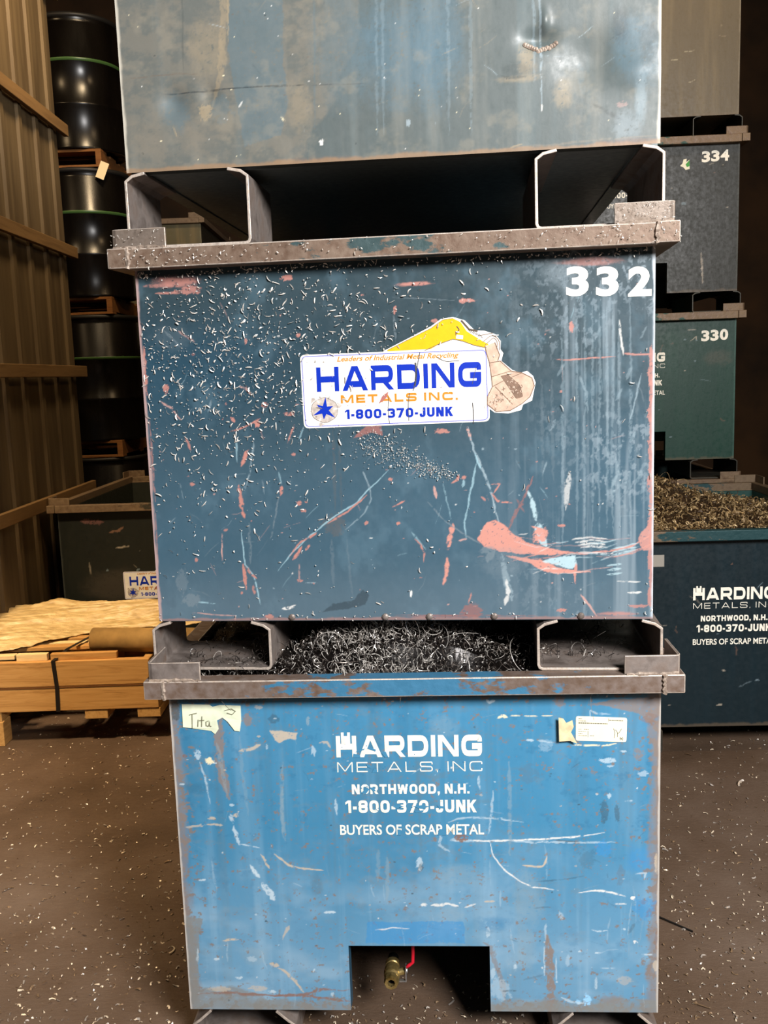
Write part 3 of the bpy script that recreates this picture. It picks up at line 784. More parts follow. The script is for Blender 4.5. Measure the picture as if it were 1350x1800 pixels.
('s',[(.4792,.5953),(.492,.6211)],.0075,'pale',.3),
('s',[(.5005,.6382),(.5133,.6638)],.0075,'pale',.3),
('s',[(.4362,.7269),(.449,.7521)],.0075,'pale',.3),
('s',[(.53,.7233),(.5425,.7485)],.0075,'pale',.3),
('s',[(.3581,.6517),(.3713,.6774)],.0075,'pale',.3),
('s',[(.3398,.5332),(.3531,.5595)],.0075,'pale',.3),
('s',[(.5096,.5066),(.5224,.5327)],.0075,'pale',.3),
('s',[(.5273,.4351),(.5401,.4615)],.0075,'pale',.3)]
MARKS_B=[
('s',[(-.4001,.8088),(-.399,.7195),(-.3895,.6129)],.01,'pale',.25),
('s',[(-.3026,.7443),(-.3078,.6706),(-.3104,.5571)],.0088,'pale',.35),
('o',(-.2385,.8433),(.004,.0121),'pale',.6),
('o',(-.5064,.6817),(.0459,.0144),'dirt_shade',.18),
('s',[(-.4403,.8536),(-.4494,.803),(-.4506,.7584),(-.4456,.7135),(-.4382,.6812),(-.4335,.6553)],.0262,'rustgrey',.85),
('s',[(-.4546,.7935),(-.4452,.7199),(-.4363,.6618)],.01,'pale',.4),
('p',[(-.3291,.8223),(-.2641,.8152),(-.2695,.7973),(-.2815,.7996),(-.2938,.7982),(-.3063,.792),(-.3181,.7984)],0,'beige',.9),
('s',[(-.4022,.7707),(-.3774,.7752),(-.3523,.7877)],.0088,'beige',.85),
('o',(-.3789,.8481),(.0121,.0138),'rustgrey',.8),
('o',(-.4728,.7474),(.0092,.0092),'cream',.95),
('o',(-.3186,.8489),(.0115,.01),'dirt_shade',.4),
('o',(-.5322,.7608),(.0052,.0043),'rust',.8),
('o',(-.5011,.7637),(.0063,.0115),'palew',.7),
('s',[(-.4976,.746),(-.4863,.7042),(-.4823,.6686),(-.4793,.6426)],.005,'palew',.6),
('s',[(-.4343,.6164),(-.4278,.5935)],.0112,'palew',.7),
('s',[(-.4267,.587),(-.4219,.5608),(-.414,.5361)],.01,'palew',.8),
('s',[(-.4137,.5411),(-.3937,.5377),(-.366,.5317)],.0037,'palew',.8),
('o',(-.4195,.6147),(.0063,.0063),'beige',.8),
('o',(-.4283,.6391),(.0052,.0029),'palew',.7),
('s',[(-.5408,.5826),(-.5156,.5858),(-.4935,.5889)],.0075,'beige',.7),
('s',[(-.4903,.5906),(-.4716,.5905),(-.453,.5894)],.0063,'beige',.8),
('o',(-.4768,.6068),(.0086,.004),'beige',.8),
('s',[(-.2346,.7627),(-.2293,.7785),(-.2257,.7579)],.0075,'palew',.6),
('s',[(-.2152,.7895),(-.1955,.7893),(-.1891,.7765)],.0075,'beige',.7),
('o',(-.1822,.6344),(.004,.0172),'palew',.6),
('o',(-.3558,.8068),(.004,.0023),'beige',.7),
('o',(-.3373,.7812),(.0034,.0057),'palew',.5),
('s',[(-.5492,.6917),(-.5368,.6916)],.005,'palew',.8),
('o',(-.5481,.8707),(.0115,.023),'dirt_shade',.6),
('o',(-.5585,.785),(.0052,.0746),'rustgrey',.45),
('o',(-.374,.892),(.0517,.0086),'dirt_shade',.7),  # grime and rim shadow painted together along the top
('o',(-.4774,.8965),(.0718,.008),'dirt_shade',.7),
('o',(-.3505,.8776),(.0115,.0052),'beige',.5),
('o',(-.392,.2557),(.0367,.0244),'pale',.3),
('o',(-.236,.4373),(.0163,.0326),'dirt_shade',.2),
('p',[(-.1208,.3429),(.107,.3457),(.1102,.2913),(-.125,.2881)],0,'bright',.6),
('p',[(-.5564,.1597),(-.4831,.1651),(-.3794,.1536),(-.2986,.1444),(-.2277,.118),(-.5594,.1118)],0,'grey',.75),
('p',[(-.5591,.3612),(-.5146,.3517),(-.5261,.3132),(-.5345,.2162),(-.534,.1525),(-.5614,.1177),(-.5586,.2647)],0,'grey',.8),
('o',(-.5492,.409),(.0163,.0326),'rustgrey',.5),
('s',[(-.5331,.2745),(-.5346,.2357)],.0063,'palew',.6),
('s',[(-.3926,.4892),(-.3845,.4751),(-.3722,.4563)],.0112,'palew',.95),
('s',[(-.3663,.4421),(-.3498,.4185),(-.3375,.3986)],.0163,'palew',.9),
('s',[(-.3647,.5149),(-.3546,.4962),(-.3467,.4788)],.0069,'beige',.9),
('s',[(-.3345,.5172),(-.3167,.5031),(-.2998,.4881),(-.2649,.4796),(-.219,.4748)],.0056,'beige',.95),
('s',[(-.2223,.3665),(-.194,.3674)],.0063,'palew',.9),
('s',[(-.4694,.296),(-.4323,.299)],.0075,'beige',.9),
('s',[(-.3065,.3339),(-.3173,.3138),(-.3247,.2984)],.0075,'beige',.7),
('s',[(-.3594,.2341),(-.3394,.2294)],.0125,'beige',.9),
('s',[(-.3396,.2245),(-.3179,.2101),(-.2987,.1883),(-.2798,.1616)],.01,'beige',.95),
('s',[(-.5431,.1534),(-.4744,.1588),(-.4066,.1534),(-.3434,.1514),(-.2801,.1543),(-.2345,.1693),(-.1675,.1663)],.0075,'rustbrown',.85),
('s',[(-.3434,.1514),(-.2802,.1519),(-.2266,.1449),(-.1686,.1366)],.0075,'rustbrown',.8),
('o',(-.4829,.1676),(.0244,.0073),'beige',.6),
('o',(-.3921,.1706),(.0204,.0065),'beige',.6),
('o',(-.4015,.246),(.0122,.0081),'palew',.4),
('o',(-.4873,.2466),(.0065,.0033),'palew',.8),
('o',(-.3564,.1611),(.009,.0041),'palew',.8),
('o',(-.4358,.1972),(.0081,.0033),'palew',.8),
('s',[(-.1017,.3239),(-.0774,.325),(-.0596,.3297),(-.0202,.3265)],.0031,'white',.85),
('o',(-.5098,.4507),(.009,.0029),'palew',.8),
('s',[(-.255,.2129),(-.2501,.2226)],.005,'palew',.7),
('s',[(-.2123,.1646),(-.212,.1499)],.0075,'palew',.6),
('s',[(-.3074,.6877),(-.3099,.596),(-.3056,.5497)],.01,'pale',.4),
('s',[(-.0668,.5118),(-.0708,.3903)],.01,'pale',.4),
('s',[(-.088,.5257),(-.0908,.4466)],.01,'pale',.3),
('o',(.0743,.8249),(.0341,.0256),'pale',.25),
('o',(.2662,.7113),(.0256,.0213),'brown',.18),
('o',(.3714,.6825),(.0298,.0554),'dirt_shade',.12),
('p',[(.4024,.8782),(.4756,.8863),(.5591,.8911),(.5595,.8466),(.5296,.8288),(.5101,.8518),(.4757,.8591),(.4498,.8662)],0,'rustgrey',.8),
('o',(.3332,.8814),(.0145,.0145),'rustgrey',.7),
('s',[(.1956,.8442),(.2066,.85),(.2175,.8462)],.0063,'cream',.9),
('s',[(.2241,.8494),(.246,.8491)],.0031,'cream',.8),
('s',[(.2547,.8494),(.2852,.8486)],.0031,'cream',.8),
('s',[(.2939,.8485),(.32,.8482)],.0031,'cream',.8),
('s',[(.1701,.8881),(.1765,.8811),(.1898,.8869)],.0063,'palew',.7),
('s',[(.2583,.7904),(.2758,.7889)],.0075,'palew',.8),
('s',[(.2846,.7902),(.3195,.7852)],.005,'palew',.5),
('o',(.302,.7784),(.017,.0128),'palew',.25),
('o',(.5106,.7547),(.0128,.0128),'rustgrey',.7),
('o',(.5217,.7092),(.0111,.006),'palew',.5),
('o',(.4413,.741),(.0179,.006),'palew',.7),
('o',(.4478,.7275),(.0077,.0026),'palew',.6),
('o',(.476,.7628),(.0077,.0026),'palew',.7),
('o',(.4457,.6562),(.0043,.0077),'palew',.7),
('o',(.4348,.6163),(.0102,.0298),'dirt_shade',.45),
('o',(.4633,.6138),(.0051,.0213),'dirt_shade',.45),
('s',[(.4807,.6419),(.4982,.6432)],.0037,'palew',.8),
('s',[(.0811,.549),(.1439,.5478),(.2109,.5485),(.3,.5515),(.3664,.556),(.4348,.5657)],.0044,'white',.9),
('s',[(.0834,.5524),(.1349,.5464)],.0088,'palew',.5),
('s',[(.2109,.5476),(.2999,.5434),(.4613,.5429)],.0056,'palew',.6),
('o',(.1059,.5551),(.0136,.0106),'rust',.85),
('s',[(.3177,.5481),(.3797,.5431)],.0037,'dirt_shade',.6),
('s',[(.0776,.5945),(.1047,.6039),(.1361,.6061),(.1806,.6035),(.2516,.5936)],.005,'palew',.6),
('s',[(.1826,.6697),(.1753,.6035),(.171,.5654)],.0063,'palew',.5),
('s',[(.0629,.5802),(.0538,.5371),(.0804,.5201)],.0075,'palew',.5),
('s',[(.2195,.7398),(.22,.6223),(.2171,.5125)],.01,'pale',.4),
('s',[(.1496,.7053),(.1507,.6747)],.0063,'palew',.6),
('s',[(.4023,.8394),(.4045,.86),(.4153,.853),(.4499,.8503)],.005,'palew',.5),
('s',[(.3609,.7792),(.4326,.7771),(.4608,.7814)],.0044,'cream',.95),
('o',(.5546,.6671),(.0043,.1789),'rustgrey',.7),
('o',(.536,.8378),(.017,.0128),'rust',.4),
('o',(.277,.8967),(.2981,.0043),'dirt_shade',.7),  # thin dark strip: rim shadow painted in with the grime
('o',(.4326,.5266),(.0192,.0192),'bright',.6),
('o',(.512,.5001),(.0341,.0341),'bright',.5),
('o',(.526,.3798),(.0256,.0298),'bright',.5),
('o',(.0971,.4623),(.0554,.0298),'pale',.3),
('o',(.0767,.3646),(.0341,.0213),'pale',.3),
('o',(.2627,.399),(.0383,.0767),'pale',.35),
('o',(.2522,.2712),(.0256,.0554),'pale',.3),
('o',(.1761,.3401),(.0383,.0213),'bluedk',.4),
('o',(.3928,.5004),(.0213,.0213),'dirt_shade',.2),
('s',[(.1729,.5442),(.1757,.525),(.1799,.5096),(.1922,.4912),(.2098,.4709),(.2408,.4467),(.2721,.4321),(.3302,.4253)],.0037,'white',.95),
('s',[(.2481,.4863),(.2726,.4843),(.2927,.4838),(.3008,.4934),(.3027,.5078)],.0056,'beige',.95),
('s',[(.3748,.4185),(.4149,.4243),(.4504,.4185),(.4837,.4088)],.0044,'white',.9),
('o',(.5006,.405),(.0051,.0043),'white',.9),
('s',[(.009,.3871),(.0226,.3871)],.0075,'white',.8),
('s',[(.0317,.3852),(.0728,.3911),(.0954,.3842)],.0075,'white',.8),
('s',[(.1112,.3818),(.1408,.3892)],.005,'white',.6),
('s',[(.1568,.396),(.1816,.3961)],.005,'beige',.8),
('o',(.0074,.4916),(.0077,.0153),'palew',.7),
('o',(.0117,.4843),(.0051,.0077),'dirt_shade',.5),
('s',[(.2767,.4466),(.3348,.45),(.3883,.4596)],.0037,'dirt_shade',.4),
('s',[(.2715,.3795),(.3119,.382)],.0037,'dirt_shade',.3),
('s',[(.2981,.3404),(.2987,.3011)],.0075,'palew',.5),
('s',[(.3015,.3109),(.3043,.2714),(.3084,.2218),(.3092,.1567),(.3061,.1114)],.0238,'rustgrey',.95),
('s',[(.2953,.2813),(.2947,.2067)],.0037,'palew',.8),
('s',[(.3223,.2566),(.3227,.1919)],.0037,'palew',.6),
('p',[(.1657,.1279),(.2323,.136),(.2964,.1416),(.3692,.1346),(.4327,.1376),(.4779,.1455),(.5612,.1411),(.5615,.1111),(.1654,.1101)],0,'grey',.8),
('s',[(.1646,.3303),(.1628,.3056)],.01,'palew',.6),
('s',[(.1526,.2917),(.1706,.2808),(.179,.241),(.1965,.1911),(.2003,.1408)],.015,'rustgrey',.6),
('o',(.1916,.171),(.0213,.0298),'palew',.35),
('s',[(.2268,.2363),(.2265,.2163)],.0088,'palew',.7),
('o',(.3942,.1473),(.0085,.0145),'lightblue',.9),
('o',(.3737,.1396),(.006,.006),'lightblue',.7),
('s',[(.4036,.326),(.4192,.3211),(.4416,.3236)],.005,'palew',.8),
('s',[(.3329,.1519),(.3601,.1395),(.3873,.1372)],.0075,'palew',.6),
('s',[(.1961,.166),(.2282,.1672)],.005,'dirt_shade',.6),
('o',(.4822,.1954),(.017,.0111),'beige',.4),
('o',(.5554,.3019),(.0051,.0298),'rust',.4),
('o',(.5539,.4905),(.0051,.0256),'beige',.7),
('o',(.5537,.233),(.006,.0128),'beige',.7),
('o',(.5566,.4281),(.0034,.1278),'rustgrey',.6),
('s',[(.5178,.2635),(.5468,.2626)],.005,'palew',.7),
('o',(.4192,.267),(.006,.0021),'palew',.9),
('o',(.3778,.2703),(.0034,.0026),'palew',.8),
('s',[(.4259,.2284),(.4596,.2266)],.0037,'palew',.6),
('o',(.5064,.2944),(.006,.0034),'white',.8),
('s',[(.4146,.2025),(.4155,.1725)],.0075,'palew',.6),
('s',[(.5056,.4642),(.5298,.4666),(.5255,.4498)],.005,'palew',.6),
('o',(.4508,.1478),(.0298,.0102),'rustgrey',.4),
('o',(.174,.211),(.006,.0128),'palew',.5),
('s',[(.2163,.3008),(.2344,.2934)],.0037,'dirt_shade',.4),
('s',[(.2468,.1964),(.2924,.2092)],.005,'dirt_shade',.25),
('o',(.4725,.4619),(.0085,.0256),'brown',.25),
('s',[(.332,.3698),(.3364,.3503)],.01,'palew',.5),
('s',[(.4593,.3904),(.486,.3904)],.0037,'white',.7),
('s',[(.504,.3409),(.4907,.3164)],.0088,'dirt_shade',.35),
('s',[(.3516,.2617),(.3492,.232)],.0125,'palew',.35)]
MARKS_T=[
('p',[(-.5634,.706),(-.4943,.7007),(-.0052,.6635),(-.0485,.395),(-.0856,.3175),(-.1402,.2479),(-.1616,.1589),(-.5728,.1302),(-.5919,.3481)],0,'warm',.55),
('p',[(-.302,.6861),(-.1949,.678),(-.2081,.3652),(-.2035,.2841),(-.2197,.2197),(-.2998,.1994),(-.3121,.2905),(-.3234,.3966)],0,'bluegrey',.75),
('s',[(-.3215,.6876),(-.3309,.4451),(-.3419,.3493),(-.3652,.2854)],.0175,'creamwarm',.4),
('s',[(-.3096,.6867),(-.3225,.4126)],.005,'creamwarm',.6),
('s',[(-.4067,.6553),(-.423,.3461)],.0037,'dirt_shade',.3),
('o',(-.3712,.3996),(.0449,.0629),'creamwarm',.3),
('o',(-.4662,.2335),(.1167,.0539),'warm',.4),
('o',(-.1779,.2745),(.0269,.0539),'creamwarm',.25),
('o',(-.083,.3814),(.0629,.1167),'bluegrey',.6),
('s',[(-.1314,.6348),(-.1482,.2239)],.005,'bluegrey',.5),
('s',[(-.487,.3172),(-.4073,.3158),(-.3105,.3189),(-.2235,.3178),(-.1458,.3147)],.0028,'dark',.8),
('s',[(-.1458,.3147),(-.0347,.3113)],.0025,'dark',.35),
('s',[(-.5515,.3498),(-.4844,.3539),(-.4313,.3547),(-.3875,.3504)],.0025,'brown',.5),
('o',(-.4453,.2778),(.0323,.0395),'bluegrey',.7),
('o',(-.3435,.2801),(.0216,.0269),'bluegrey',.5),
('o',(-.3791,.2739),(.0144,.0144),'creamwarm',.6),
('s',[(-.4517,.2492),(-.4442,.2281)],.0037,'creamwarm',.8),
('o',(.0352,.3739),(.1078,.1167),'blueT',.5),
('o',(.1194,.3843),(.0539,.1437),'blueT',.4),
('s',[(-.0052,.6635),(-.017,.2084)],.0075,'pale',.2),
('s',[(.0072,.6626),(-.0042,.2077)],.0075,'pale',.2),
('s',[(.1383,.6526),(.1317,.2001)],.0075,'pale',.2),
('s',[(.1831,.6492),(.178,.1976)],.0075,'pale',.2),
('s',[(.3162,.6391),(.3216,.3714),(.322,.2374)],.005,'palew',.3),
('s',[(.3057,.6399),(.3085,.2937)],.0075,'pale',.3),
('o',(.5123,.3437),(.0539,.0718),'blueT',.5),
('o',(.48,.3921),(.018,.0359),'dark',.35),
('o',(.5364,.3499),(.0224,.0539),'dirt_shade',.5),
('s',[(.399,.3275),(.4069,.2642)],.0175,'bluegrey',.5),
('o',(.3659,.2666),(.0198,.0323),'creamwarm',.4),
('s',[(.4192,.2476),(.4518,.2283),(.4845,.2106)],.0088,'dirt_shade',.6),
('o',(.4927,.1959),(.0269,.0359),'palew',.16),
('o',(.5209,.2495),(.0126,.0539),'pale',.4),
('o',(.2925,.3341),(.0198,.0359),'creamwarm',.5),  # highlight of the dent painted in cream
('o',(.2756,.302),(.0449,.0081),'creamwarm',.4),
('s',[(.2385,.3098),(.2673,.3017),(.2922,.3058)],.0063,'dirt_shade',.5),
('o',(.2717,.3196),(.0305,.018),'dirt_shade',.4),  # dark side of the dent painted in
('s',[(.1309,.3441),(.1302,.2083)],.005,'dirt_shade',.25),
('o',(.0477,.2291),(.0045,.0081),'palew',.35),
('s',[(-.3083,.2805),(-.2989,.2922)],.0037,'white',.8),
('s',[(-.2179,.2565),(-.2115,.2455)],.005,'cream',.8),
('o',(-.1354,.2011),(.0045,.0063),'white',.9),
('s',[(.3221,.2494),(.322,.2359)],.0037,'white',.8),
('s',[(.2572,.169),(.2823,.1741)],.0025,'creamwarm',.6),
('s',[(-.0233,.1516),(.0797,.1583),(.2822,.1676),(.5539,.1766)],.005,'warm',.5),
('s',[(-.5715,.147),(-.3202,.1507),(-.0231,.1557)],.0063,'warm',.4),
('o',(-.1616,.1589),(.1078,.0144),'rust',.25),
('o',(.5051,.165),(.0718,.009),'rust',.4),
('o',(.4844,.2399),(.0126,.0054),'pinkpale',.3)]


# ------------------------------------------------------------------ setting
t = NT('oily_concrete'); co = t.coord()
n1 = t.noise(co, 1.3, 6, .6); n2 = t.noise(t.coord(scale=(1,2.2,1)), 30, 8, .75); n3 = t.noise(co, 120, 3)
c1 = t.ramp(n1, [(.3, (72,56,42)), (.5, (106,86,70)), (.72, (130,112,98))])
c2 = t.mix(t.math('MULTIPLY', n2, .5), c1, (64,48,34))
sp = t.ramp(n3, [(.66, (0,0,0,1)), (.76, (1,1,1,1))])
sp2 = t.ramp(t.noise(t.coord(scale=(1,1.7,1)), 300, 2), [(.64, (0,0,0,1)), (.72, (1,1,1,1))])
c2 = t.mix(t.math('MULTIPLY', sp2, .45), c2, (150,136,120))
t.set(t.mix(t.math('MULTIPLY', sp, .55), c2, (168,150,130)), t.ramp(n2, [(.3, (.42,)*3+(1,)), (.7, (.7,)*3+(1,))]), 0., .45)
t.bump(t.math('ADD', n2, t.math('MULTIPLY', n3, .4)), .4, .006)
FLOOR = t.mat
struct(MB().box(-7, 7, -5, 10, -.1, 0).build('floor', FLOOR))
DARKWALL = flat('dark_brown_cladding', (46,30,14), .8, 0, .2, .3, 2)
NIGHTWALL = flat('shade_dark_cladding', (40,32,26), .9, 0, .1, .3, 2)  # deep shade of the unlit side put into the wall colour
struct(MB().box(-7, 7, 9.6, 9.7, 0, 7).build('wall_back', DARKWALL))
struct(MB().box(5.4, 5.5, -5, 9.7, 0, 7).build('wall_right', NIGHTWALL))
struct(MB().box(-7, 7, -5, 9.7, 6.6, 6.7).build('ceiling', NIGHTWALL))
struct(MB().box(-6.1, -6, -5, 9.7, 0, 7).build('wall_outer', NIGHTWALL))
# ribbed sheet partition on the left with horizontal girts on its face
t = NT('ribbed_sheet'); n1 = t.noise(t.coord(scale=(1,6,.5)), 2.2, 5); n2 = t.noise(t.coord(scale=(1,10,.25)), 6, 4)
t.set(t.mix(t.math('MULTIPLY', n2, .6), t.ramp(n1, [(.3, (76,62,43)), (.6, (106,90,65)), (.8, (88,72,50))]), (70,56,38)), .55, .1, .4)
SHEET = t.mat
prof = [(-1.95, 2.6)]; yy = 2.6
while yy < 6.0:
    for dx, dy in ((0,.19),(.014,.014),(.014,.045),(0,.014)): 
        yy += dy if dx == 0 or dy == .045 else dy
        prof.append((-1.95+dx, min(yy, 6.1)))
prof = [p for i, p in enumerate(prof) if p[1] < 6.1]+[(-1.95, 6.1)]
mb = MB(); n = len(prof)
vs_ = [(p[0], p[1], 0) for p in prof]+[(p[0], p[1], 5.6) for p in prof]+[(p[0]-.004, p[1], 0) for p in prof]+[(p[0]-.004, p[1], 5.6) for p in prof]
fs = []
for i in range(n-1): fs += [(i+1, i, n+i, n+i+1), (2*n+i, 2*n+i+1, 3*n+i+1, 3*n+i)]
fs += [(n-1, 2*n-1, 4*n-1, 3*n-1)]
mb.add(vs_, fs); struct(mb.build('wall_left', SHEET))
GIRT = wood_mat('weathered_girt', (84,62,36), (112,86,54), (126,98,62), 'y', .5)
for i, z in enumerate((4.0, 3.2, 2.455, 1.71, .965)):
    struct(MB().box(-1.925, -1.895, 2.6, 6.17, z-.035, z+.035).build('trim_%d' % (i+1), GIRT, bevel=.003))

# ------------------------------------------------------------------ front stack
def front_noise_B():
    p = Panel(-W/2, W/2, .114, .9155, .0017, (64,130,168))
    p.shade(.25, .4, 3, .10)
    f = sstep(.75, .2, p.V)
    p.vstreak(.06, 5, .48, .80, (120,162,190), .75, .3+.7*f)
    p.vstreak(.02, 6, .55, .85, (140,176,200), .35, .3+.7*f)
    p.vstreak(.09, 8, .6, .8, (50,112,148), .5); p.vstreak(.03, 10, .6, .85, (84,112,126), .35)
    n = vnoise(p.U, p.V, .16, .12, 12, 5, .6); p.blend(sstep(.5, .75, n)*f*.55, (132,166,190)); 
    n = vnoise(p.U, p.V, .05, .03, 14, 5, .65); p.blend(sstep(.62, .8, n)*.3, (110,128,138))
    n = vnoise(p.U, p.V, .025, .02, 16, 5, .7); n2 = vnoise(p.U, p.V, .2, .2, 17, 3)
    p.blend(sstep(.54, .74, n)*sstep(.35, .65, n2)*.38, (98,118,128)); p.blend(sstep(.56, .76, 1-n)*sstep(.35, .65, 1-n2)*.35, (44,104,142))
    p.blend(sstep(.62, .16, p.V)*(.30+.5*(vnoise(p.U, p.V, .3, .2, 27, 3)-.3)).clip(0, 1), (136,172,198))
    n = vnoise(p.U, p.V, .20, .10, 18, 4, .6); p.blend(sstep(.48, .7, n)*sstep(.55, .25, p.V)*.45, (150,178,198))
    n = vnoise(p.U, p.V, .012, .010, 19, 4, .7); d = np.minimum(np.minimum(p.U-p.u[0], p.u[-1]-p.U), np.minimum(p.V-p.v[0], (p.v[-1]-p.V)*1.3)); p.blend(sstep(.63, .71, n+sstep(.06, 0, d)*.20-.05)*.85, (126,114,106))
    p.edges(.022, PAL['rustgrey'], .7, 21, 'lr'); p.edges(.03, PAL['grey'], .65, 22, 'b')
    p.marks(MARKS_B, 40)
    p.specks(150, (-.55,.55,.13,.90), .0007, .0024, ('palew','white','beige','dirt_shade'), 61)
    p.hatch(60, (-.54,.54,.13,.9), .008, .05, 0., .5, .0016, ('palew','pale','dirt_shade'), 63, .4)
    p.hatch(30, (-.54,.54,.13,.5), .03, .10, PI/2, .12, .004, ('pale','palew'), 65, .3)
    p.edges(.004, (196,190,182), .8, 25, 'lr')
    return p
panB = front_noise_B()
rimB = rim_mat('blue_rim', (64,124,160), .26)
CUT = (-.167, .167, .283)
binB = make_bin('bright blue scrap bin at the bottom of the front stack, brass drain valve under it', .047, 2.05, math.radians(-3.58), 0, panB, (52,110,150), rimB, CUT, slope=.026, pu=(.556,.302), inner=(40,78,100), stop_mat=STEEL)
YF = -DEP/2
# scrapes that have taken lettering away, showing the blue again
rs = random.Random(3)
chips = []
for nm, pts in (('company_name', [(-.1385,.7538),(-.1365,.7635),(-.122,.7605),(-.1205,.7538)]), ('company_name', [(-.105,.7752),(-.086,.768),(-.084,.7725),(-.1,.7795)]), ('company_name', [(-.1335,.766),(-.112,.772),(-.110,.7755),(-.128,.770)]), ('company_name', [(-.0715,.7645),(-.062,.768),(-.056,.7535),(-.064,.7535)]),
    ('company_line', [(-.096,.717),(-.083,.717),(-.083,.724),(-.090,.727)]), ('company_line', [(-.1085,.738),(-.098,.736),(-.098,.728),(-.105,.730)]),
    ('town_line', [(-.1225,.667),(-.112,.6645),(-.103,.676),(-.108,.682)]), ('town_line', [(-.104,.682),(-.093,.680),(-.088,.672),(-.095,.671)]),
    ('phone_line', [(-.052,.633),(-.036,.637),(-.024,.634),(-.036,.629)]), ('phone_line', [(-.004,.634),(.018,.637),(.036,.6335),(.016,.6275)]), ('phone_line', [(.052,.636),(.066,.634),(.071,.628),(.058,.629)]), ('phone_line', [(.0,.622),(.022,.6245),(.02,.620),(.002,.619)]),
    ('slogan_line', [(-.041,.5625),(-.033,.5625),(-.033,.577),(-.041,.577)]), ('slogan_line', [(.052,.5625),(.072,.5625),(.072,.577),(.056,.578)])):
    chips.append((nm, pts))
for i in range(46):
    nm = ('company_name','town_line','phone_line','slogan_line','company_line')[i % 5]; b = {'company_name': (.7544,.8062), 'town_line': (.6642,.6883), 'phone_line': (.6181,.6491), 'slogan_line': (.5636,.5891), 'company_line': (.7183,.7426)}[nm]
    u, v = rs.uniform(-.17,.155), rs.uniform(*b); q = rs.uniform(.0006,.0017); chips.append((nm, [(u+q*rs.uniform(.6,1.6)*math.cos(k*PI/3), v+q*rs.uniform(.5,1.2)*math.sin(k*PI/3)) for k in range(6)]))
stencil_block(binB, YF, 0., chips)
# torn paper tape with pencilled letters, left
def paper(pts, y, mat, parent, name, curl=.004, label=None):
    tr = triangulated(pts); mb = MB(); mb.add([(p[0], y-.001-curl*random.random(), p[1]) for p in pts], [tuple(f) for f in tr])
    o = mb.build(name, mat, parent)
    if label: o['label'] = label
    md = o.modifiers.new('t', 'SOLIDIFY'); md.thickness = .0004
    return o
tt = [(-.53,.8878),(-.4659,.8854),(-.4585,.8806),(-.4415,.8844),(-.3929,.8819),(-.3933,.8467),(-.3978,.8208),(-.41,.8226),(-.4255,.8449),(-.4372,.8542),(-.4498,.8474),(-.4471,.8268),(-.4564,.8142),(-.4652,.8222),(-.4971,.8273),(-.5306,.8325)]
pp = paper(tt, YF, PAPER, binB, 'paper_tape', .002, 'torn pale paper tape with pencilled letters')
mb = MB()
for pts in ([(-.5133,.8623),(-.5040,.8648),(-.4952,.8662)], [(-.5065,.8638),(-.5083,.8300)], [(-.4931,.851),(-.4949,.8337)], [(-.4837,.8588),(-.4852,.8440),(-.486,.8335)], [(-.4911,.8485),(-.4788,.8493)],
            [(-.4690,.8476),(-.4752,.8450),(-.4752,.8360),(-.4700,.8345),(-.4672,.8420),(-.4672,.8476),(-.4668,.8350),(-.4630,.8340)], ):
    add_groups(mb, [ribbon2d(pts, .0017)], YF-.0045)
mb.build('handwriting', INK, pp)
mb = MB(); add_groups(mb, [ribbon2d([(-.43,.872),(-.414,.876),(-.405,.87),(-.413,.862),(-.425,.866)], .0014)], YF-.0045); mb.build('pencil_scribble', INK, pp)
# printed label and torn leftovers, right
lb = [(.3712,.8476),(.4852,.8420),(.4837,.7850),(.3705,.7893)]
lp = rnd(lb, .005, 3, True); mb = MB(); add_area(mb, lp, YF-.0010, None, .0006)
lab = mb.build('paper_label', LABELPAPER, binB); lab['label'] = 'small cream printed label with a crossed-out glass mark'
mb = MB(); rs = random.Random(2)
def lablocal(s_, q): # s 0..1 across, q 0..1 down
    a = np.array(lb[0])*(1-s_)+np.array(lb[1])*s_; b = np.array(lb[3])*(1-s_)+np.array(lb[2])*s_; return tuple(a*(1-q)+b*q)
for s0, s1, q, th in ((.05,.12,.10,.0012),(.05,.20,.18,.0012),(.05,.62,.27,.0026),(.05,.11,.52,.0012),(.16,.25,.52,.0016),(.05,.20,.61,.0012),(.05,.13,.70,.0012),(.05,.22,.78,.0012),(.28,.36,.78,.0010),(.65,.93,.12,.0018)):
    x = s0
    while x < s1:
        w_ = min(rs.uniform(.015,.05), s1-x)
        add_groups(mb, [ribbon2d([lablocal(x, q), lablocal(x+w_, q)], th)], YF-.0014); x += w_+.008
add_groups(mb, [ribbon2d([lablocal(.24,.58), lablocal(.24,.84)], .0008), ribbon2d([lablocal(.64,.04), lablocal(.64,.17)], .0008)], YF-.0014)
for pts in ([(.74,.45),(.77,.62),(.76,.85)], [(.78,.50),(.82,.62),(.82,.80)], [(.90,.45),(.85,.62),(.82,.66)], [(.87,.80),(.93,.93)], [(.93,.80),(.87,.93)], [(.86,.86),(.94,.87)]):
    add_groups(mb, [ribbon2d([lablocal(*p) for p in pts], .0012)], YF-.0014)
mb.build('print', INK, lab)
tp = [(.3308,.8485),(.3417,.8456),(.3481,.8355),(.3625,.839),(.3654,.8238),(.3589,.8124),(.3727,.7856),(.3566,.7931),(.3318,.792)]
paper(tp, YF, TORN, binB, 'torn_paper', .012, 'crumpled remnant of a torn label')
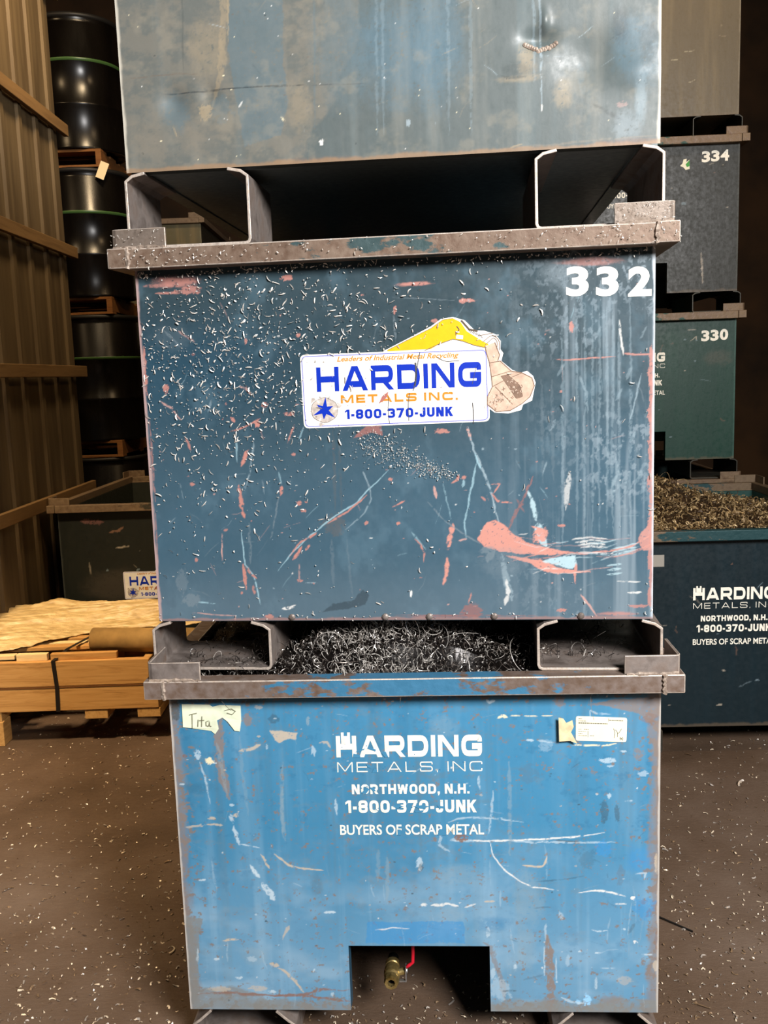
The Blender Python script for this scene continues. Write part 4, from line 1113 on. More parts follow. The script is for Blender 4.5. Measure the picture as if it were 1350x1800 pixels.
# brass ball valve on its nipple inside the skirt opening
vx, vy, vz = -.072, YF+.05, .150
vb = MB().lathe([(.0,.105),(.0135,.105),(.0135,.075)], (vx,vy,vz), 16, 'y').build('drain_valve', BLACKIRON, binB, smooth=True)
vb['label'] = 'brass ball drain valve with a red lever'
mb = MB()
mb.lathe([(.009,.012),(.0095,.0),(.0165,-.001),(.0185,.004),(.0185,.016)], (vx,vy,vz), 8, 'y')
mb.lathe([(.0175,.016),(.0165,.022),(.0195,.028),(.0205,.040),(.0195,.052),(.0165,.058),(.0160,.064),(.0180,.066),(.0180,.080),(.0140,.082)], (vx,vy,vz), 24, 'y')
mb.tube([(vx+.012,vy+.038,vz+.004),(vx+.032,vy+.038,vz+.008)], .0085, 12); mb.build('valve_body', BRASS, vb)
mb = MB(); mb.lathe([(.0,.030),(.0092,.030),(.0092,.001)], (vx,vy,vz), 16, 'y'); mb.build('bore', BLACKIRON, vb)
mb = MB(); mb.tube([(vx+.030,vy+.038,vz+.008),(vx+.039,vy+.038,vz+.009)], .0065, 6)
mb.box(vx+.0335, vx+.0365, vy+.024, vy+.046, vz-.012, vz+.024); mb.box(vx+.018, vx+.0365, vy+.024, vy+.034, vz-.014, vz-.011); mb.build('stem_bracket', CHROME, vb, bevel=.0008)
mb = MB(); mb.tube([(vx+.036,vy+.034,vz+.020),(vx+.044,vy+.034,vz+.026),(vx+.053,vy+.034,vz+.034),(vx+.054,vy+.033,vz+.060),(vx+.0555,vy+.032,vz+.125)], .0042, 10); mb.build('lever', REDGRIP, vb, smooth=True)

# middle bin 332
def front_noise_M():
    p = Panel(-W/2, W/2, .117, .912, .0017, (46,64,72))
    g = sstep(.80, .30, p.V); n = vnoise(p.U, p.V, .35, .3, 2, 3)
    p.blend(np.clip(g*.9+(n-.5)*.5, 0, 1)*.85, (64,94,112))
    p.blend(sstep(.0, -.45, p.U)*sstep(.45,.7,p.V)*sstep(.86,.7,p.V)*.45, (34,76,100))
    p.shade(.3, .3, 4, .10); p.shade(.02, .03, 44, .05)
    fr = sstep(.15, .5, p.U)
    p.vstreak(.018, 5, .50, .75, (138,154,164), .55, fr*sstep(.9,.75,p.V))
    n = vnoise(p.U, p.V, .010, .014, 15, 4, .65); n2 = vnoise(p.U, p.V, .14, .2, 16, 3); p.blend(sstep(.54, .66, n)*sstep(.35,.6,n2)*fr*.5, (134,150,160))
    n = vnoise(p.U, p.V, .09, .12, 17, 5, .65); p.blend(sstep(.55, .75, n)*.25, (96,126,142))
    p.blend(sstep(.17,.02,p.V-.117)*.3, (110,126,136))
    p.marks(MARKS_M, 90)
    p.specks(150, (-.54,.54,.14,.88), .0007, .0022, ('pinkpale','white','pale','pink'), 71)
    p.hatch(70, (-.54,.54,.17,.88), .01, .05, 1.2, .7, .0018, ('pale','pinkpale','cyan','haze'), 73, .5)
    p.hatch(26, (.28,.54,.22,.32), .02, .10, .12, .15, .0025, ('white','cyanw','salmon','pinkpale'), 75, .7)
    p.edges(.006, (178,150,146), .85, 32, 'l'); p.edges(.005, (186,196,204), .9, 33, 'r'); p.edges(.006, (150,116,110), .7, 34, 'b')
    return p
panM = front_noise_M()
rimM = rim_mat('teal_rim', (58,78,80), .16, (112,88,72), (146,128,112))
stopM = steel_mat('worn_stop_steel', (98,86,76), (134,122,112), (112,96,82), 18)
binM = make_bin('dark slate scrap bin numbered 332 in the middle of the front stack, big sticker', .025, 2.063, math.radians(-6.55), .958, panM, (52,74,84), rimM, None, tubes=(0,.116), top=.9105, stop_mat=stopM, slope=.008)
number(binM, [('3', (.3766,.816,.4235,.8774)), ('3', (.4384,.8134,.485,.8746)), ('2', (.504,.8105,.5524,.8715))], YF, LETTER_WORN)
# rivet heads along the lower edge
for u in (-.245, -.03, .07, .215, .405):
    mb = MB(); mb.lathe([(.008,0),(.0075,-.003),(.004,-.0055),(0,-.006)], (u, YF, .1245), 10, 'y')
    mb.build('rivet', STEEL, binM)

def sticker(parent, yf, full=True, ink=True):
    rect = rnd([(-.197,.5545),(.2125,.5585),(.2105,.7155),(-.199,.7155)], .012, 5, True)
    mb = MB(); y = yf-.0006
    add_area(mb, rect, y, None, .0006)
    outl = [(-.0143,.7140),(-.0143,.7173),(.047,.7454),(.0903,.766),(.112,.7806),(.1375,.7838),(.1627,.7757),(.1834,.754),(.2044,.752),(.2274,.744),(.2386,.729),(.2375,.7123),(.2436,.7037),(.2392,.6871),(.2621,.6674),(.2788,.6606),(.2935,.6643),(.306,.6533),(.3113,.6385),(.3069,.6175),(.3033,.6007),(.2843,.5928),(.2799,.5811),(.2523,.5746),(.2226,.5776),(.2058,.5909),(.2039,.608),(.2060,.7140)]
    add_area(mb, outl, y-.0001, None, .0006)
    st = mb.build('sticker', VINYL, parent); st['label'] = 'white printed company sticker'
    y2 = y-.0004
    mb = MB(); add_groups(mb, [ribbon2d(rnd([(-.193,.5585),(.2085,.5625),(.2065,.7115),(-.195,.7115)], .010, 5, True), .0016, True)], y2); mb.build('border', BORDER_INK, st)
    for nm, tx, bx, t_, w, g, mt in (('company_name', 'HARDING', (-.1641,.6340,.1957,.6872), .25, 1.28, .2, BLUE_INK), ('phone_line', '1-800-370-JUNK', (-.1038,.5724,.1333,.5932), .24, .72, .15, BLUE_INK), ('company_line', 'METALS INC.', (-.1120,.6072,.1444,.6252), .26, 1.35, .34, GOLD_INK)):
        mb = MB(); add_groups(mb, text_quads(tx, bx, t_, w, g), y2); mb.build(nm, mt, st)
    mb = MB(); font_mesh(mb, 'Leaders of Industrial Metal Recycling', (-.117,.6945,.1485,.7092), y2, None, .02, .3); mb.build('tagline', GOLD_INK, st)
    # three chasing arrows with a star centre
    cx, cz = -.1491, .5937; mb = MB()
    hexa = [(cx+.0335*math.cos(PI/6+k*PI/3), cz+.0305*math.sin(PI/6+k*PI/3)) for k in range(6)]
    add_area(mb, rnd(hexa, .012, 4, True), y2, 0)
    for k in range(3):
        a = PI/2+.5+k*2*PI/3; c_, s_ = math.cos(a), math.sin(a)
        tri = [(cx+.030*c_-.0*s_, cz+.030*s_), (cx+.040*math.cos(a+.26), cz+.038*math.sin(a+.26)), (cx+.034*math.cos(a+.55), cz+.031*math.sin(a+.55))]
        add_area(mb, tri, y2-.0001, 0)
    star = []
    for k in range(6):
        a = PI/2+k*PI/3-.12; r0 = .029 if k % 2 == 0 else .021
        star += [(cx+r0*math.cos(a), cz+r0*math.sin(a)), (cx+.0095*math.cos(a+PI/6), cz+.0095*math.sin(a+PI/6))]
    add_area(mb, star, y2-.0002, 1)
    for k in range(3):
        a = PI/2+.5+k*2*PI/3+.1; add_groups(mb, [ribbon2d([(cx+.020*math.cos(a), cz+.019*math.sin(a)), (cx+.036*math.cos(a), cz+.033*math.sin(a))], .0032)], y2-.00015, 3)
    add_groups(mb, [ribbon2d(rnd(hexa, .012, 4, True), .0008, True)], y2-.0002, 2)
    mb.build('recycling_mark', [GREY_INK, BLUE_INK, LINE_INK, VINYL], st)
    if full:
        mb = MB()
        boom = [(-.0056,.7163),(-.0056,.7187),(.0382,.7386),(.0902,.7618),(.1162,.7786),(.1374,.7809),(.1542,.7719),(.1664,.7526),(.1998,.7305),(.2124,.7237),(.208,.7160),(.1828,.7219),(.1575,.732),(.1364,.737),(.1064,.7276),(.0891,.7180)]
        add_area(mb, boom, y2, 0)
        add_groups(mb, [ribbon2d([(.075,.7150),(.1064,.7276),(.1364,.737),(.1575,.732),(.1828,.7219),(.208,.7160)], .0013), ribbon2d([(-.0056,.7187),(.0902,.7618),(.1162,.7786),(.1374,.7809)], .0010),
            ribbon2d(rnd([(.145,.764),(.152,.755),(.142,.750),(.146,.740)], .005), .0022), ribbon2d([(.155,.776),(.172,.756),(.190,.752)], .004)], y2-.0002, 1)
        for k in range(5): add_groups(mb, [ribbon2d([(.168+.006*k,.7585-.003*k),(.176+.006*k,.7495-.003*k)], .0009)], y2-.0003, 1)
        add_poly(mb, [(.143,.738),(.158,.736),(.159,.744),(.144,.746)], y2-.0004, 2)
        mb.build('printed_boom', [YELLOW_INK, LINE_INK, VINYL], st)
        mb = MB()
        grap = [(.2138,.6838),(.2371,.6872),(.2599,.6654),(.283,.6604),(.3039,.6492),(.3087,.6322),(.2992,.6093),(.2822,.595),(.2566,.5809),(.2269,.5796),(.208,.5951),(.2083,.6121),(.2193,.633),(.2175,.6542)]
        add_area(mb, grap, y2, 0)
        add_area(mb, [(.205,.720),(.226,.727),(.236,.700),(.232,.688),(.214,.684),(.208,.705)], y2-.00005, 0)
        for pts in ([(.2193,.633),(.245,.646),(.283,.6604)], [(.2138,.6838),(.2371,.6872)], [(.2175,.6542),(.2599,.6654)], [(.225,.633),(.244,.613),(.262,.594)], [(.205,.722),(.224,.738),(.232,.728),(.230,.712)], [(.200,.728),(.220,.744),(.2365,.732),(.235,.710)], [(.19,.742),(.222,.7465)]):
            add_groups(mb, [ribbon2d(rnd(pts, .01), .0014)], y2-.0003, 1)
        add_area(mb, [(.238,.655),(.252,.658),(.278,.634),(.284,.610),(.270,.606),(.256,.628)], y2-.0002, 1)
        rs = random.Random(9)
        for k in range(90):
            a = rs.uniform(0, 2*PI); r0 = math.sqrt(rs.random()); px = .246+.040*r0*math.cos(a)+.012*math.sin(a); pz = .606+.026*r0*math.sin(a)+(.012 if px > .25 else 0)
            b = rs.uniform(0, PI); l_ = rs.uniform(.002,.006)
            add_groups(mb, [ribbon2d(rnd([(px,pz),(px+l_*math.cos(b),pz+l_*math.sin(b)),(px+l_*math.cos(b+1),pz+l_*1.3*math.sin(b+1))], .002, 3), .0009)], y2-.0004, 2 if k % 2 else 1)
        add_groups(mb, [ribbon2d(grap+grap[:1], .0017), ribbon2d([(.205,.720),(.208,.705),(.214,.684)], .0017), ribbon2d([(.226,.727),(.236,.700),(.232,.688)], .0017), ribbon2d(rnd([(.238,.655),(.252,.658),(.278,.634),(.284,.610),(.270,.606),(.256,.628),(.238,.655)], .004), .0010), ribbon2d(rnd([(.246,.656),(.270,.632),(.277,.608)], .01), .0009)], y2-.0005, 1)
        mb.build('printed_grapple', [TAUPE_INK, TAUPE_DK, flat('light_taupe_print', (222,200,182), .5)], st)
        # scratches and a torn flap through the print
        DKS, PKS, WTS = solid((70,72,76)), solid((168,104,96)), solid((206,196,190))
        for pts, w_ in (([(.065,.712),(.058,.68),(.054,.655),(.048,.63)], .0016), ([(.0545,.690),(.056,.665),(.052,.640)], .0035), ([(.102,.700),(.118,.690),(.150,.691)], .0010), ([(.04,.625),(.036,.60),(.037,.565)], .0012), ([(.176,.600),(.178,.575),(.177,.555)], .0016), ([(.185,.675),(.176,.640)], .0009), ([(-.006,.62),(-.0085,.59),(-.006,.56)], .0010)):
            mb = MB(); add_groups(mb, [ribbon2d(rnd(pts, .01), w_)], y2-.0005); mb.build('scratch', DKS, st)
        mb = MB(); add_area(mb, [(-.028,.604),(-.020,.620),(-.006,.630),(-.010,.618),(-.016,.612)], y2-.0006, 0); mb.build('tear', PKS, st)
    return st
sticker(binM, YF)

# top bin
def front_noise_T():
    p = Panel(-W/2, W/2, .160, .95, .0022, (84,93,93))
    p.shade(.35, .25, 6, .08)
    p.vstreak(.05, 7, .5, .8, (132,132,124), .5); p.vstreak(.03, 9, .55, .85, (96,112,116), .4)
    p.marks(MARKS_T, 150)
    n = vnoise(p.U, p.V, .06, .05, 31, 5, .65); p.blend(sstep(.55, .75, n)*.22, (150,142,124)); p.blend(sstep(.58,.8,vnoise(p.U,p.V,.05,.1,33,5,.6))*.25, (88,100,102))
    p.specks(120, (-.54,.54,.17,.62), .0005, .0013, ('white','cream','white'), 81, .9); p.specks(30, (-.54,.54,.17,.62), .0007, .0018, ('dark','brown'), 82, .7)
    p.hatch(30, (-.5,.5,.22,.6), .01, .05, .3, .8, .0014, ('creamwarm','palew','dark'), 83, .5)
    p.edges(.006, (196,190,176), .8, 35, 'lr'); p.edges(.008, (150,118,86), .6, 36, 'b')
    def dent(u, v, ru, rv, d): p.dy[...] += d*np.exp(-(((p.U-u)/ru)**2+((p.V-v)/rv)**2))
    dent(.316,.376,.030,.018,.014); dent(.330,.408,.010,.020,-.006); dent(-.448,.300,.03,.03,.010); dent(.42,.33,.06,.05,.012); dent(.51,.30,.05,.03,-.006); dent(-.37,.31,.02,.02,.006)
    return p
panT = front_noise_T()
rimT = rim_mat('grey_rim', (110,120,122), .2)
binT = make_bin('grey-blue dented scrap bin on top of the front stack', .030, 2.047, math.radians(-5.52), 1.911, panT, (104,114,116), rimT, None, tubes=(0,.16), top=.95, slope=.006, gap=.03, pu=(.566,.294))
# weld bloom on the dent of the top bin
rs = random.Random(5); mb = MB()
for i in range(15):
    a = i/14; mb.lathe([(.0055,0),(.0045,-.004),(0,-.006)], (.290+.062*a, YF+.006, .366-.012*math.sin(a*PI)+rs.uniform(-.002,.002)), 8, 'y')
mb.build('weld_patch', WELD, binT)

# ------------------------------------------------------------------ background bins
WELDS = False
def plain_panel(base, seed, v0=.114, v1=.9155, cols=('beige','rust','pale'), marks=None, streak=None, res=.006, hazy=.3):
    p = Panel(-W/2, W/2, v0, v1, res, base); p.shade(.3, .3, seed, .12)
    p.vstreak(.05, seed+1, .5, .8, streak or tuple(min(255, q*1.25+8) for q in base), hazy)
    p.edges(.007, tuple(min(255, q+50) for q in base), .5, seed+3, 'lr'); p.edges(.012, (110,92,70), .4, seed+4, 'b')
    if marks: p.marks(marks, seed+50)
    p.specks(14, (-.5,.5,.2,.85), .003, .008, cols, seed+5, .6); p.hatch(8, (-.5,.5,.2,.85), .02, .08, .3, 1., .006, cols, seed+6, .5)
    return p
rimG = rim_mat('green_rim', (34,62,52), .2, (100,78,54), (140,118,88))
rimC = rim_mat('teal_dark_rim', (26,62,66), .34, (96,80,56), (120,104,78))
rimO = rim_mat('olive_rim', (60,58,48), .12, (110,88,62), (146,124,94))

panC = plain_panel((7,28,35), 201, hazy=.35, streak=(9,35,44), res=.004)
binC = make_bin('navy scrap bin heaped with tan turnings on the right', 1.439, 3.764, math.radians(-2.5), 0, panC, (30,66,62), rimC, None, tmat=STEEL_DK)
stencil_block(binC, YF, -.095)
mb = MB(); mb.box(-.40, -.296, YF-.0016, YF-.0004, .805, .854); mb.build('grey_tag', flat('grey_tag_paper', (150,144,134), .7), binC)

RX, RY, RYAW = 1.492, 5.48, math.radians(-2.6)
panR0 = plain_panel((26,54,52), 301, res=.012)
binR0 = make_bin('dark teal scrap bin behind the heaped bin, bottom of the right stack', RX, RY, RYAW, 0, panR0, (26,54,52), rimG, CUT, tmat=STEEL_DK)
panR1 = plain_panel((18,56,46), 311, streak=(23,66,52), marks=[('o', (.46,.70), (.09,.05), 'brown', .25), ('s', [(.285,.858),(.335,.860)], .006, 'beige', .6), ('s', [(.30,.796),(.335,.822),(.337,.80)], .007, 'beige', .7)], res=.005)
binR1 = make_bin('teal green scrap bin numbered 330 in the right stack', RX, RY, RYAW, .958, panR1, (30,84,72), rimG, CUT, tmat=STEEL_DK)
stencil_block(binR1, YF, -.068)
number(binR1, [('3', (.363,.793,.409,.855)), ('3', (.415,.794,.461,.857)), ('0', (.468,.796,.515,.859))], YF, LETTER)
panR2 = plain_panel((27,28,19), 321, streak=(34,34,24), marks=[('s', [(.355,.33),(.362,.25),(.366,.16)], .012, 'beige', .5)], res=.005)
binR2 = make_bin('dark olive scrap bin numbered 334 in the right stack', RX, RY, RYAW, 1.915, panR2, (52,58,50), rimG, CUT, tmat=STEEL_DK)
stencil_block(binR2, YF, .03, None, -.014)
number(binR2, [('3', (.351,.822,.397,.882)), ('3', (.403,.824,.449,.884)), ('4', (.454,.826,.502,.886))], YF, LETTER)
mb = MB(); add_area(mb, [(.232,.808),(.245,.822),(.250,.842),(.268,.846),(.266,.828),(.283,.840),(.285,.790),(.262,.786),(.250,.800)], YF-.001, 0); add_area(mb, [(.262,.815),(.283,.838),(.284,.806),(.270,.800)], YF-.0014, 1)
mb.build('torn_label', [LABELPAPER, flat('green_print', (60,150,60), .6)], binR2)['label'] = 'shredded green and cream label'
panR3 = plain_panel((98,87,66), 331, streak=(122,108,80), cols=('cream','creamwarm','brown'), hazy=.5, res=.005)
binR3 = make_bin('bare bronze-grey scrap bin on top of the right stack', RX-.01, RY, RYAW, 2.872, panR3, (120,110,90), rimO, None, tmat=STEEL_DK)

panL = plain_panel((30,33,29), 401, streak=(37,39,32), marks=[('s', [(-.43,.86),(-.30,.85)], .03, 'pinkdark', .5), ('s', [(-.27,.79),(-.22,.80),(-.19,.82)], .02, 'rust', .8), ('s', [(-.24,.70),(-.16,.71)], .012, 'beige', .6), ('s', [(-.40,.62),(-.395,.55)], .012, 'beige', .35), ('o', (-.25,.48), (.2,.10), 'brown', .25)], res=.005)
binL = make_bin('dark olive open scrap bin on the left behind the timber, sticker half hidden', -1.291, 5.249, math.radians(-1.7), 0, panL, (40,42,36), rimO, None, tmat=STEEL_DK)
sl = sticker(binL, YF, True); sl.location = (-.012, 0, -.155)

panF = plain_panel((96,88,62), 411, v1=.9405, streak=(120,104,70), cols=('beige','rust','creamwarm'), hazy=.7, res=.008)
for k in range(3):
    pn = panF if k == 2 else plain_panel((30,30,26), 421+k, v1=.9405, res=.02)
    make_bin(['dark scrap bin behind the drums, on the floor', 'dark scrap bin behind the drums, middle of its stack', 'olive scrap bin behind the drums, top of its stack'][k], -1.99, 8.0, 0, .983*k, pn, (50,46,36), rimO, None, tmat=STEEL_DK, top=.9405)

# ------------------------------------------------------------------ drums on pallets
DRUMM = NT('black_drum_enamel'); dn = DRUMM.noise(DRUMM.coord(scale=(1,1,.3)), 8, 4)
DRUMM.set(DRUMM.ramp(dn, [(.35, (7,5,4)), (.7, (13,10,7))]), DRUMM.ramp(dn, [(.3, (.20,)*3+(1,)), (.7, (.30,)*3+(1,))]), 0, .28); DRUMM = DRUMM.mat
GREENBAND = flat('green_band_paint', (56,84,42), .35)
def make_drum(label, x, y, z, h=.88):
    t = thing('steel_drum', label, 'drum', (x, y, z), 0, 'black drums stacked on pallets'); r = .306
    prof = [(0,.012),(r-.012,.012),(r-.012,0),(r,0),(r+.004,.008),(r,.018)]
    for c in (.335,.665): prof += [(r,c*h-.02),(r+.010,c*h-.006),(r+.010,c*h+.006),(r,c*h+.02)]
    prof += [(r,h*.93),(r-.006,h*.94),(r,h*.955),(r,h-.02),(r+.005,h-.010),(r,h),(r-.010,h),(r-.012,h-.018),(0,h-.018)]
    MB().lathe(prof, (0,0,0), 56).build('shell', DRUMM, t, smooth=True)
    MB().lathe([(r+.004,.648*h),(r+.0112,.657*h),(r+.0112,.668*h),(r+.007,.674*h)], (0,0,0), 56).build('green_band', GREENBAND, t, smooth=True)
    MB().lathe([(r,h*.965),(r+.009,h*.972),(r+.011,h*.985),(r+.006,h*.998),(r-.002,h)], (0,0,0), 56).build('closing_ring', BLACKIRON, t, smooth=True)
    return t
def make_pallet(label, x, y, z, w=1.06, d=1.1, h=.12):
    t = thing('drum_pallet', label, 'pallet', (x, y, z), 0, 'old pallets under the drums')
    for i in range(5):
        y0 = -d/2+i*(d-.14)/4; MB().box(-w/2, w/2, y0, y0+.14, h-.018, h).build('deck_board', OLDWOOD, t, bevel=.002)
    for i in range(3):
        x0 = -w/2+i*(w-.04)/2
        mb = MB(); mb.extrude_xz([(x0,.016),(x0+.04,.016),(x0+.04,h-.018),(x0,h-.018)], -d/2, d/2); mb.build('stringer', OLDWOOD, t, bevel=.002)
    for i in range(3):
        y0 = -d/2+i*(d-.1)/2; MB().box(-w/2, w/2, y0, y0+.1, 0, .016).build('base_board', OLDWOOD, t, bevel=.002)
    return t
PX, PY, DX, DY = -2.40, 7.33, -2.075, 7.06
dz = [1.10, 2.115, 3.115]
make_pallet('old wooden pallet on the floor under the drum tower', PX, PY, 0)
make_pallet('old wooden pallet second from the floor under the drum tower', PX, PY, .121)
make_drum('black steel drum lowest in the drum tower behind the left bin', DX, DY, .242, .856)
for i, z in enumerate(dz):
    pal = make_pallet(['old wooden pallet just above the left bin, under the dim drum', 'old wooden pallet carrying the middle drum of the tower', 'old wooden pallet with a pale tag, under the top drum'][i], PX, PY, z)
    make_drum(['dim black steel drum with a green band above the left bin', 'black steel drum between the two upper pallets', 'shiny black steel drum with a green band at the top left'][i], DX, DY, z+.121, [.892,.877,.885][i])
mb = MB(); mb.obox((-1.868-PX, 6.7755-PY, 3.088-dz[2]), (.06,.003,.115), (0,.42,0)); mb.build('paper_tag', flat('cream_card', (222,200,160), .7), pal)['label'] = 'pale paper tag hanging off the corner'

# ------------------------------------------------------------------ timber skid on the left
TX0, TX1, TY = -2.75, -1.055, 4.10
sk = thing('timber_skid', 'low timber skid on feet on the floor left of the blue bin', 'skid', ((TX0+TX1)/2, TY+.4, 0))
cx = (TX0+TX1)/2
def L(x): return x-cx
for x0, ys in ((-1.86, (-.40, .31)), (TX1-.30, (.31,)), (TX0, (-.40, .31))):
    for y0 in ys: MB().box(L(x0), L(x0)+.09, y0, y0+.09, 0, .115).build('foot_block', PINE_Y, sk, bevel=.003)
for x0 in (-1.88, -1.395, TX1-.10, TX0): MB().box(L(x0), L(x0)+.105, -.395, .395, .115, .158).build('cross_bearer', PINE_Y, sk, bevel=.003)
fr = []
for k, (z0, z1, xr, nm) in enumerate(((.160,.268,TX1,'lower'), (.276,.392,TX1-.03,'upper'))):
    f = thing('pallet_collar', '%s pine board collar of the pair strapped on the skid' % nm, 'pallet collar', ((TX0+xr)/2, TY+.4, z0))
    hw = (xr-TX0)/2; hz = z1-z0
    MB().box(-hw, hw, -.40, -.365, 0, hz).build('long_board', PINE, f, bevel=.003); MB().box(-hw, hw, .365, .40, 0, hz).build('long_board', PINE, f, bevel=.003)
    for s_ in (-1, 1): MB().box(s_*hw-(.035 if s_ > 0 else 0), s_*hw+(.035 if s_ < 0 else 0), -.364, .364, .002, hz-.002).build('end_board', PINE_Y, f, bevel=.003)
    for q in (-.55, .0, .45): MB().box(q-.04, q+.04, -.364, .364, .01, hz-.012).build('cross_batten', PINE_Y, f)
# thin strip between the two frames
tag(MB().box(TX0+.02, TX1-.06, TY-.002, TY+.05, .2685, .2755).build('spacer_strip', OLDWOOD), 'thin dark strip between the two pine board collars', 'strip')
# loose slats lying across the top of the frame
sl = [(-1.95,4.17,.0,.48,.04,.020,(230,200,150)), (-1.385,4.135,.0,.30,.03,.030,None), (-1.62,4.135,.0,.14,.03,.032,None), (-1.75,4.30,.03,1.3,.05,.018,None), (-1.45,4.37,-.02,.9,.04,.016,None), (-1.62,4.44,.02,1.2,.045,.020,None), (-1.5,4.53,-.015,1.0,.05,.016,None), (-1.6,4.62,.01,1.1,.045,.018,None), (-1.55,4.71,.0,1.0,.05,.016,None)]
names = ['pale slat under the plastic at the left edge', 'short pine offcut beside the cardboard tube', 'short pine block left of the black strap', 'long slat nearest the front, under the strap', 'narrow slat behind the strap knot', 'pale slat in the middle of the stack', 'thin slat just in front of the plastic sheet', 'slat tucked under the front of the plastic sheet', 'slat furthest back under the plastic sheet']
for i, (x, y, a, L_, w_, h_, _) in enumerate(sl):
    o = MB().box(-L_/2, L_/2, -w_/2, w_/2, 0, h_).build('wooden_slat', PINE_PALE if i % 2 == 0 else PINE, None, bevel=.002); o.location = (x, y, .392); o.rotation_euler = (0,0,a)
    tag(o, names[i], 'slat', 'loose slats on the timber stack')
# strap over the frames
mb = MB(); sx = -1.508
path = [(sx-.004,TY-.004,.158),(sx,TY-.004,.27),(sx-.008,TY-.004,.396),(sx+.03,TY+.10,.423),(sx+.085,TY+.34,.424)]
for a, b in zip(path[:-1], path[1:]):
    a, b = Vector(a), Vector(b); mb.add([a+Vector((-.009,0,0)), a+Vector((.009,0,0)), b+Vector((.009,0,0)), b+Vector((-.009,0,0))], [(0,1,2,3)])
st = mb.build('strapping_band', flat('black_strap', (26,20,14), .5)); md = st.modifiers.new('t', 'SOLIDIFY'); md.thickness = .0015; md.offset = 1
tag(st, 'black band strapped round the pine board collars', 'strap')
# cardboard tube
CARD = flat('brown_cardboard', (150,118,70), .75, 0, .2, .14, 12)
mb = MB(); mb.lathe([(.050,.62),(.056,.62),(.056,0),(.050,0),(.050,.62)], (0,0,0), 32, 'x')
o = mb.build('cardboard_tube', CARD, None, smooth=True); o.location = (-1.372, 4.245, .449); o.rotation_euler = (0, .0, -.13); tag(o, 'brown cardboard tube lying on the timber stack', 'tube')
# crumpled plastic sheeting
gx, gy = 170, 110; X_, Y_ = np.meshgrid(np.linspace(0,1,gx), np.linspace(0,1,gy))
fr_edge = np.interp(X_, [0,.30,.42,.55,.70,1.], [4.10,4.13,4.24,4.46,4.56,4.60])
wx = -2.45+X_*1.72; wy = fr_edge+(4.95-fr_edge)*Y_
fold = vnoise(wx, wy*.8-wx*.28, .55, .05, 5, 4, .6); fine = vnoise(wx, wy-wx*.30, .22, .016, 8, 4, .65)
wz = .420+.012*np.sin(Y_*PI)+.055*np.clip(Y_*2.2,0,1)*sstep(1.02,.80,Y_)+(fold-.5)*.045*np.clip(Y_*6+.25,0,1)+(fine-.5)*.026+.035*np.exp(-((X_-.42)/.05)**2-((Y_-.85)/.12)**2)
mb = MB(); idx = np.arange(gx*gy).reshape(gy, gx)
mb.add(np.stack([wx, wy, wz], -1).reshape(-1, 3), [tuple(int(v) for v in q) for q in np.stack([idx[:-1,:-1], idx[:-1,1:], idx[1:,1:], idx[1:,:-1]], -1).reshape(-1, 4)])
t = NT('creased_plastic_film'); nn = t.noise(t.coord(scale=(1,4,4), rot=(0,0,.3)), 14, 5)
t.set(t.ramp(nn, [(.3, (176,146,94)), (.55, (214,184,130)), (.75, (232,208,158))]), .32, 0, .5); t.bump(nn, .5, .01)
sh = mb.build('plastic_sheet', t.mat, None, smooth=True); md = sh.modifiers.new('t', 'SOLIDIFY'); md.thickness = .002
tag(sh, 'crumpled pale plastic sheet spread over the timber stack', 'plastic sheet')

# ------------------------------------------------------------------ swarf
def ribbons(mb, rs, n, place, lmin, lmax, wmin, wmax, curl, seg=5, lift=.01, nm=1):
    for i in range(n):
        p, nrm = place(rs)
        a = rs.uniform(0, 2*PI); tx = Vector((math.cos(a), math.sin(a), 0)); nv = Vector(nrm)
        tx = (tx-nv*tx.dot(nv))
        if tx.length < .05: tx = nv.orthogonal()
        tx.normalize(); ty = nv.cross(tx)
        L_ = rs.uniform(lmin, lmax); w_ = rs.uniform(wmin, wmax); k = rs.uniform(-curl, curl); k2 = rs.uniform(.2, 1.)*lift; tw = rs.uniform(-1.5, 1.5)
        pts = []; pos = Vector(p)+nv*rs.uniform(0, lift*.4); ang = 0.
        for j in range(seg+1):
            u = j/seg; pts.append(pos.copy()+nv*(math.sin(u*PI)*k2))
            ang += k/seg; pos = pos+(tx*math.cos(ang)+ty*math.sin(ang))*(L_/seg)
        vs_ = []
        for j, q in enumerate(pts):
            d = (pts[min(j+1,seg)]-pts[max(j-1,0)]).normalized(); sd = d.cross(nv)
            if sd.length < 1e-4: sd = d.orthogonal()
            sd.normalize(); th = tw*j/seg; sd = sd*math.cos(th)+nv*math.sin(th); vs_ += [q-sd*w_/2, q+sd*w_/2]
        mb.add(vs_, [(2*j, 2*j+1, 2*j+3, 2*j+2) for j in range(seg)], rs.randrange(nm))
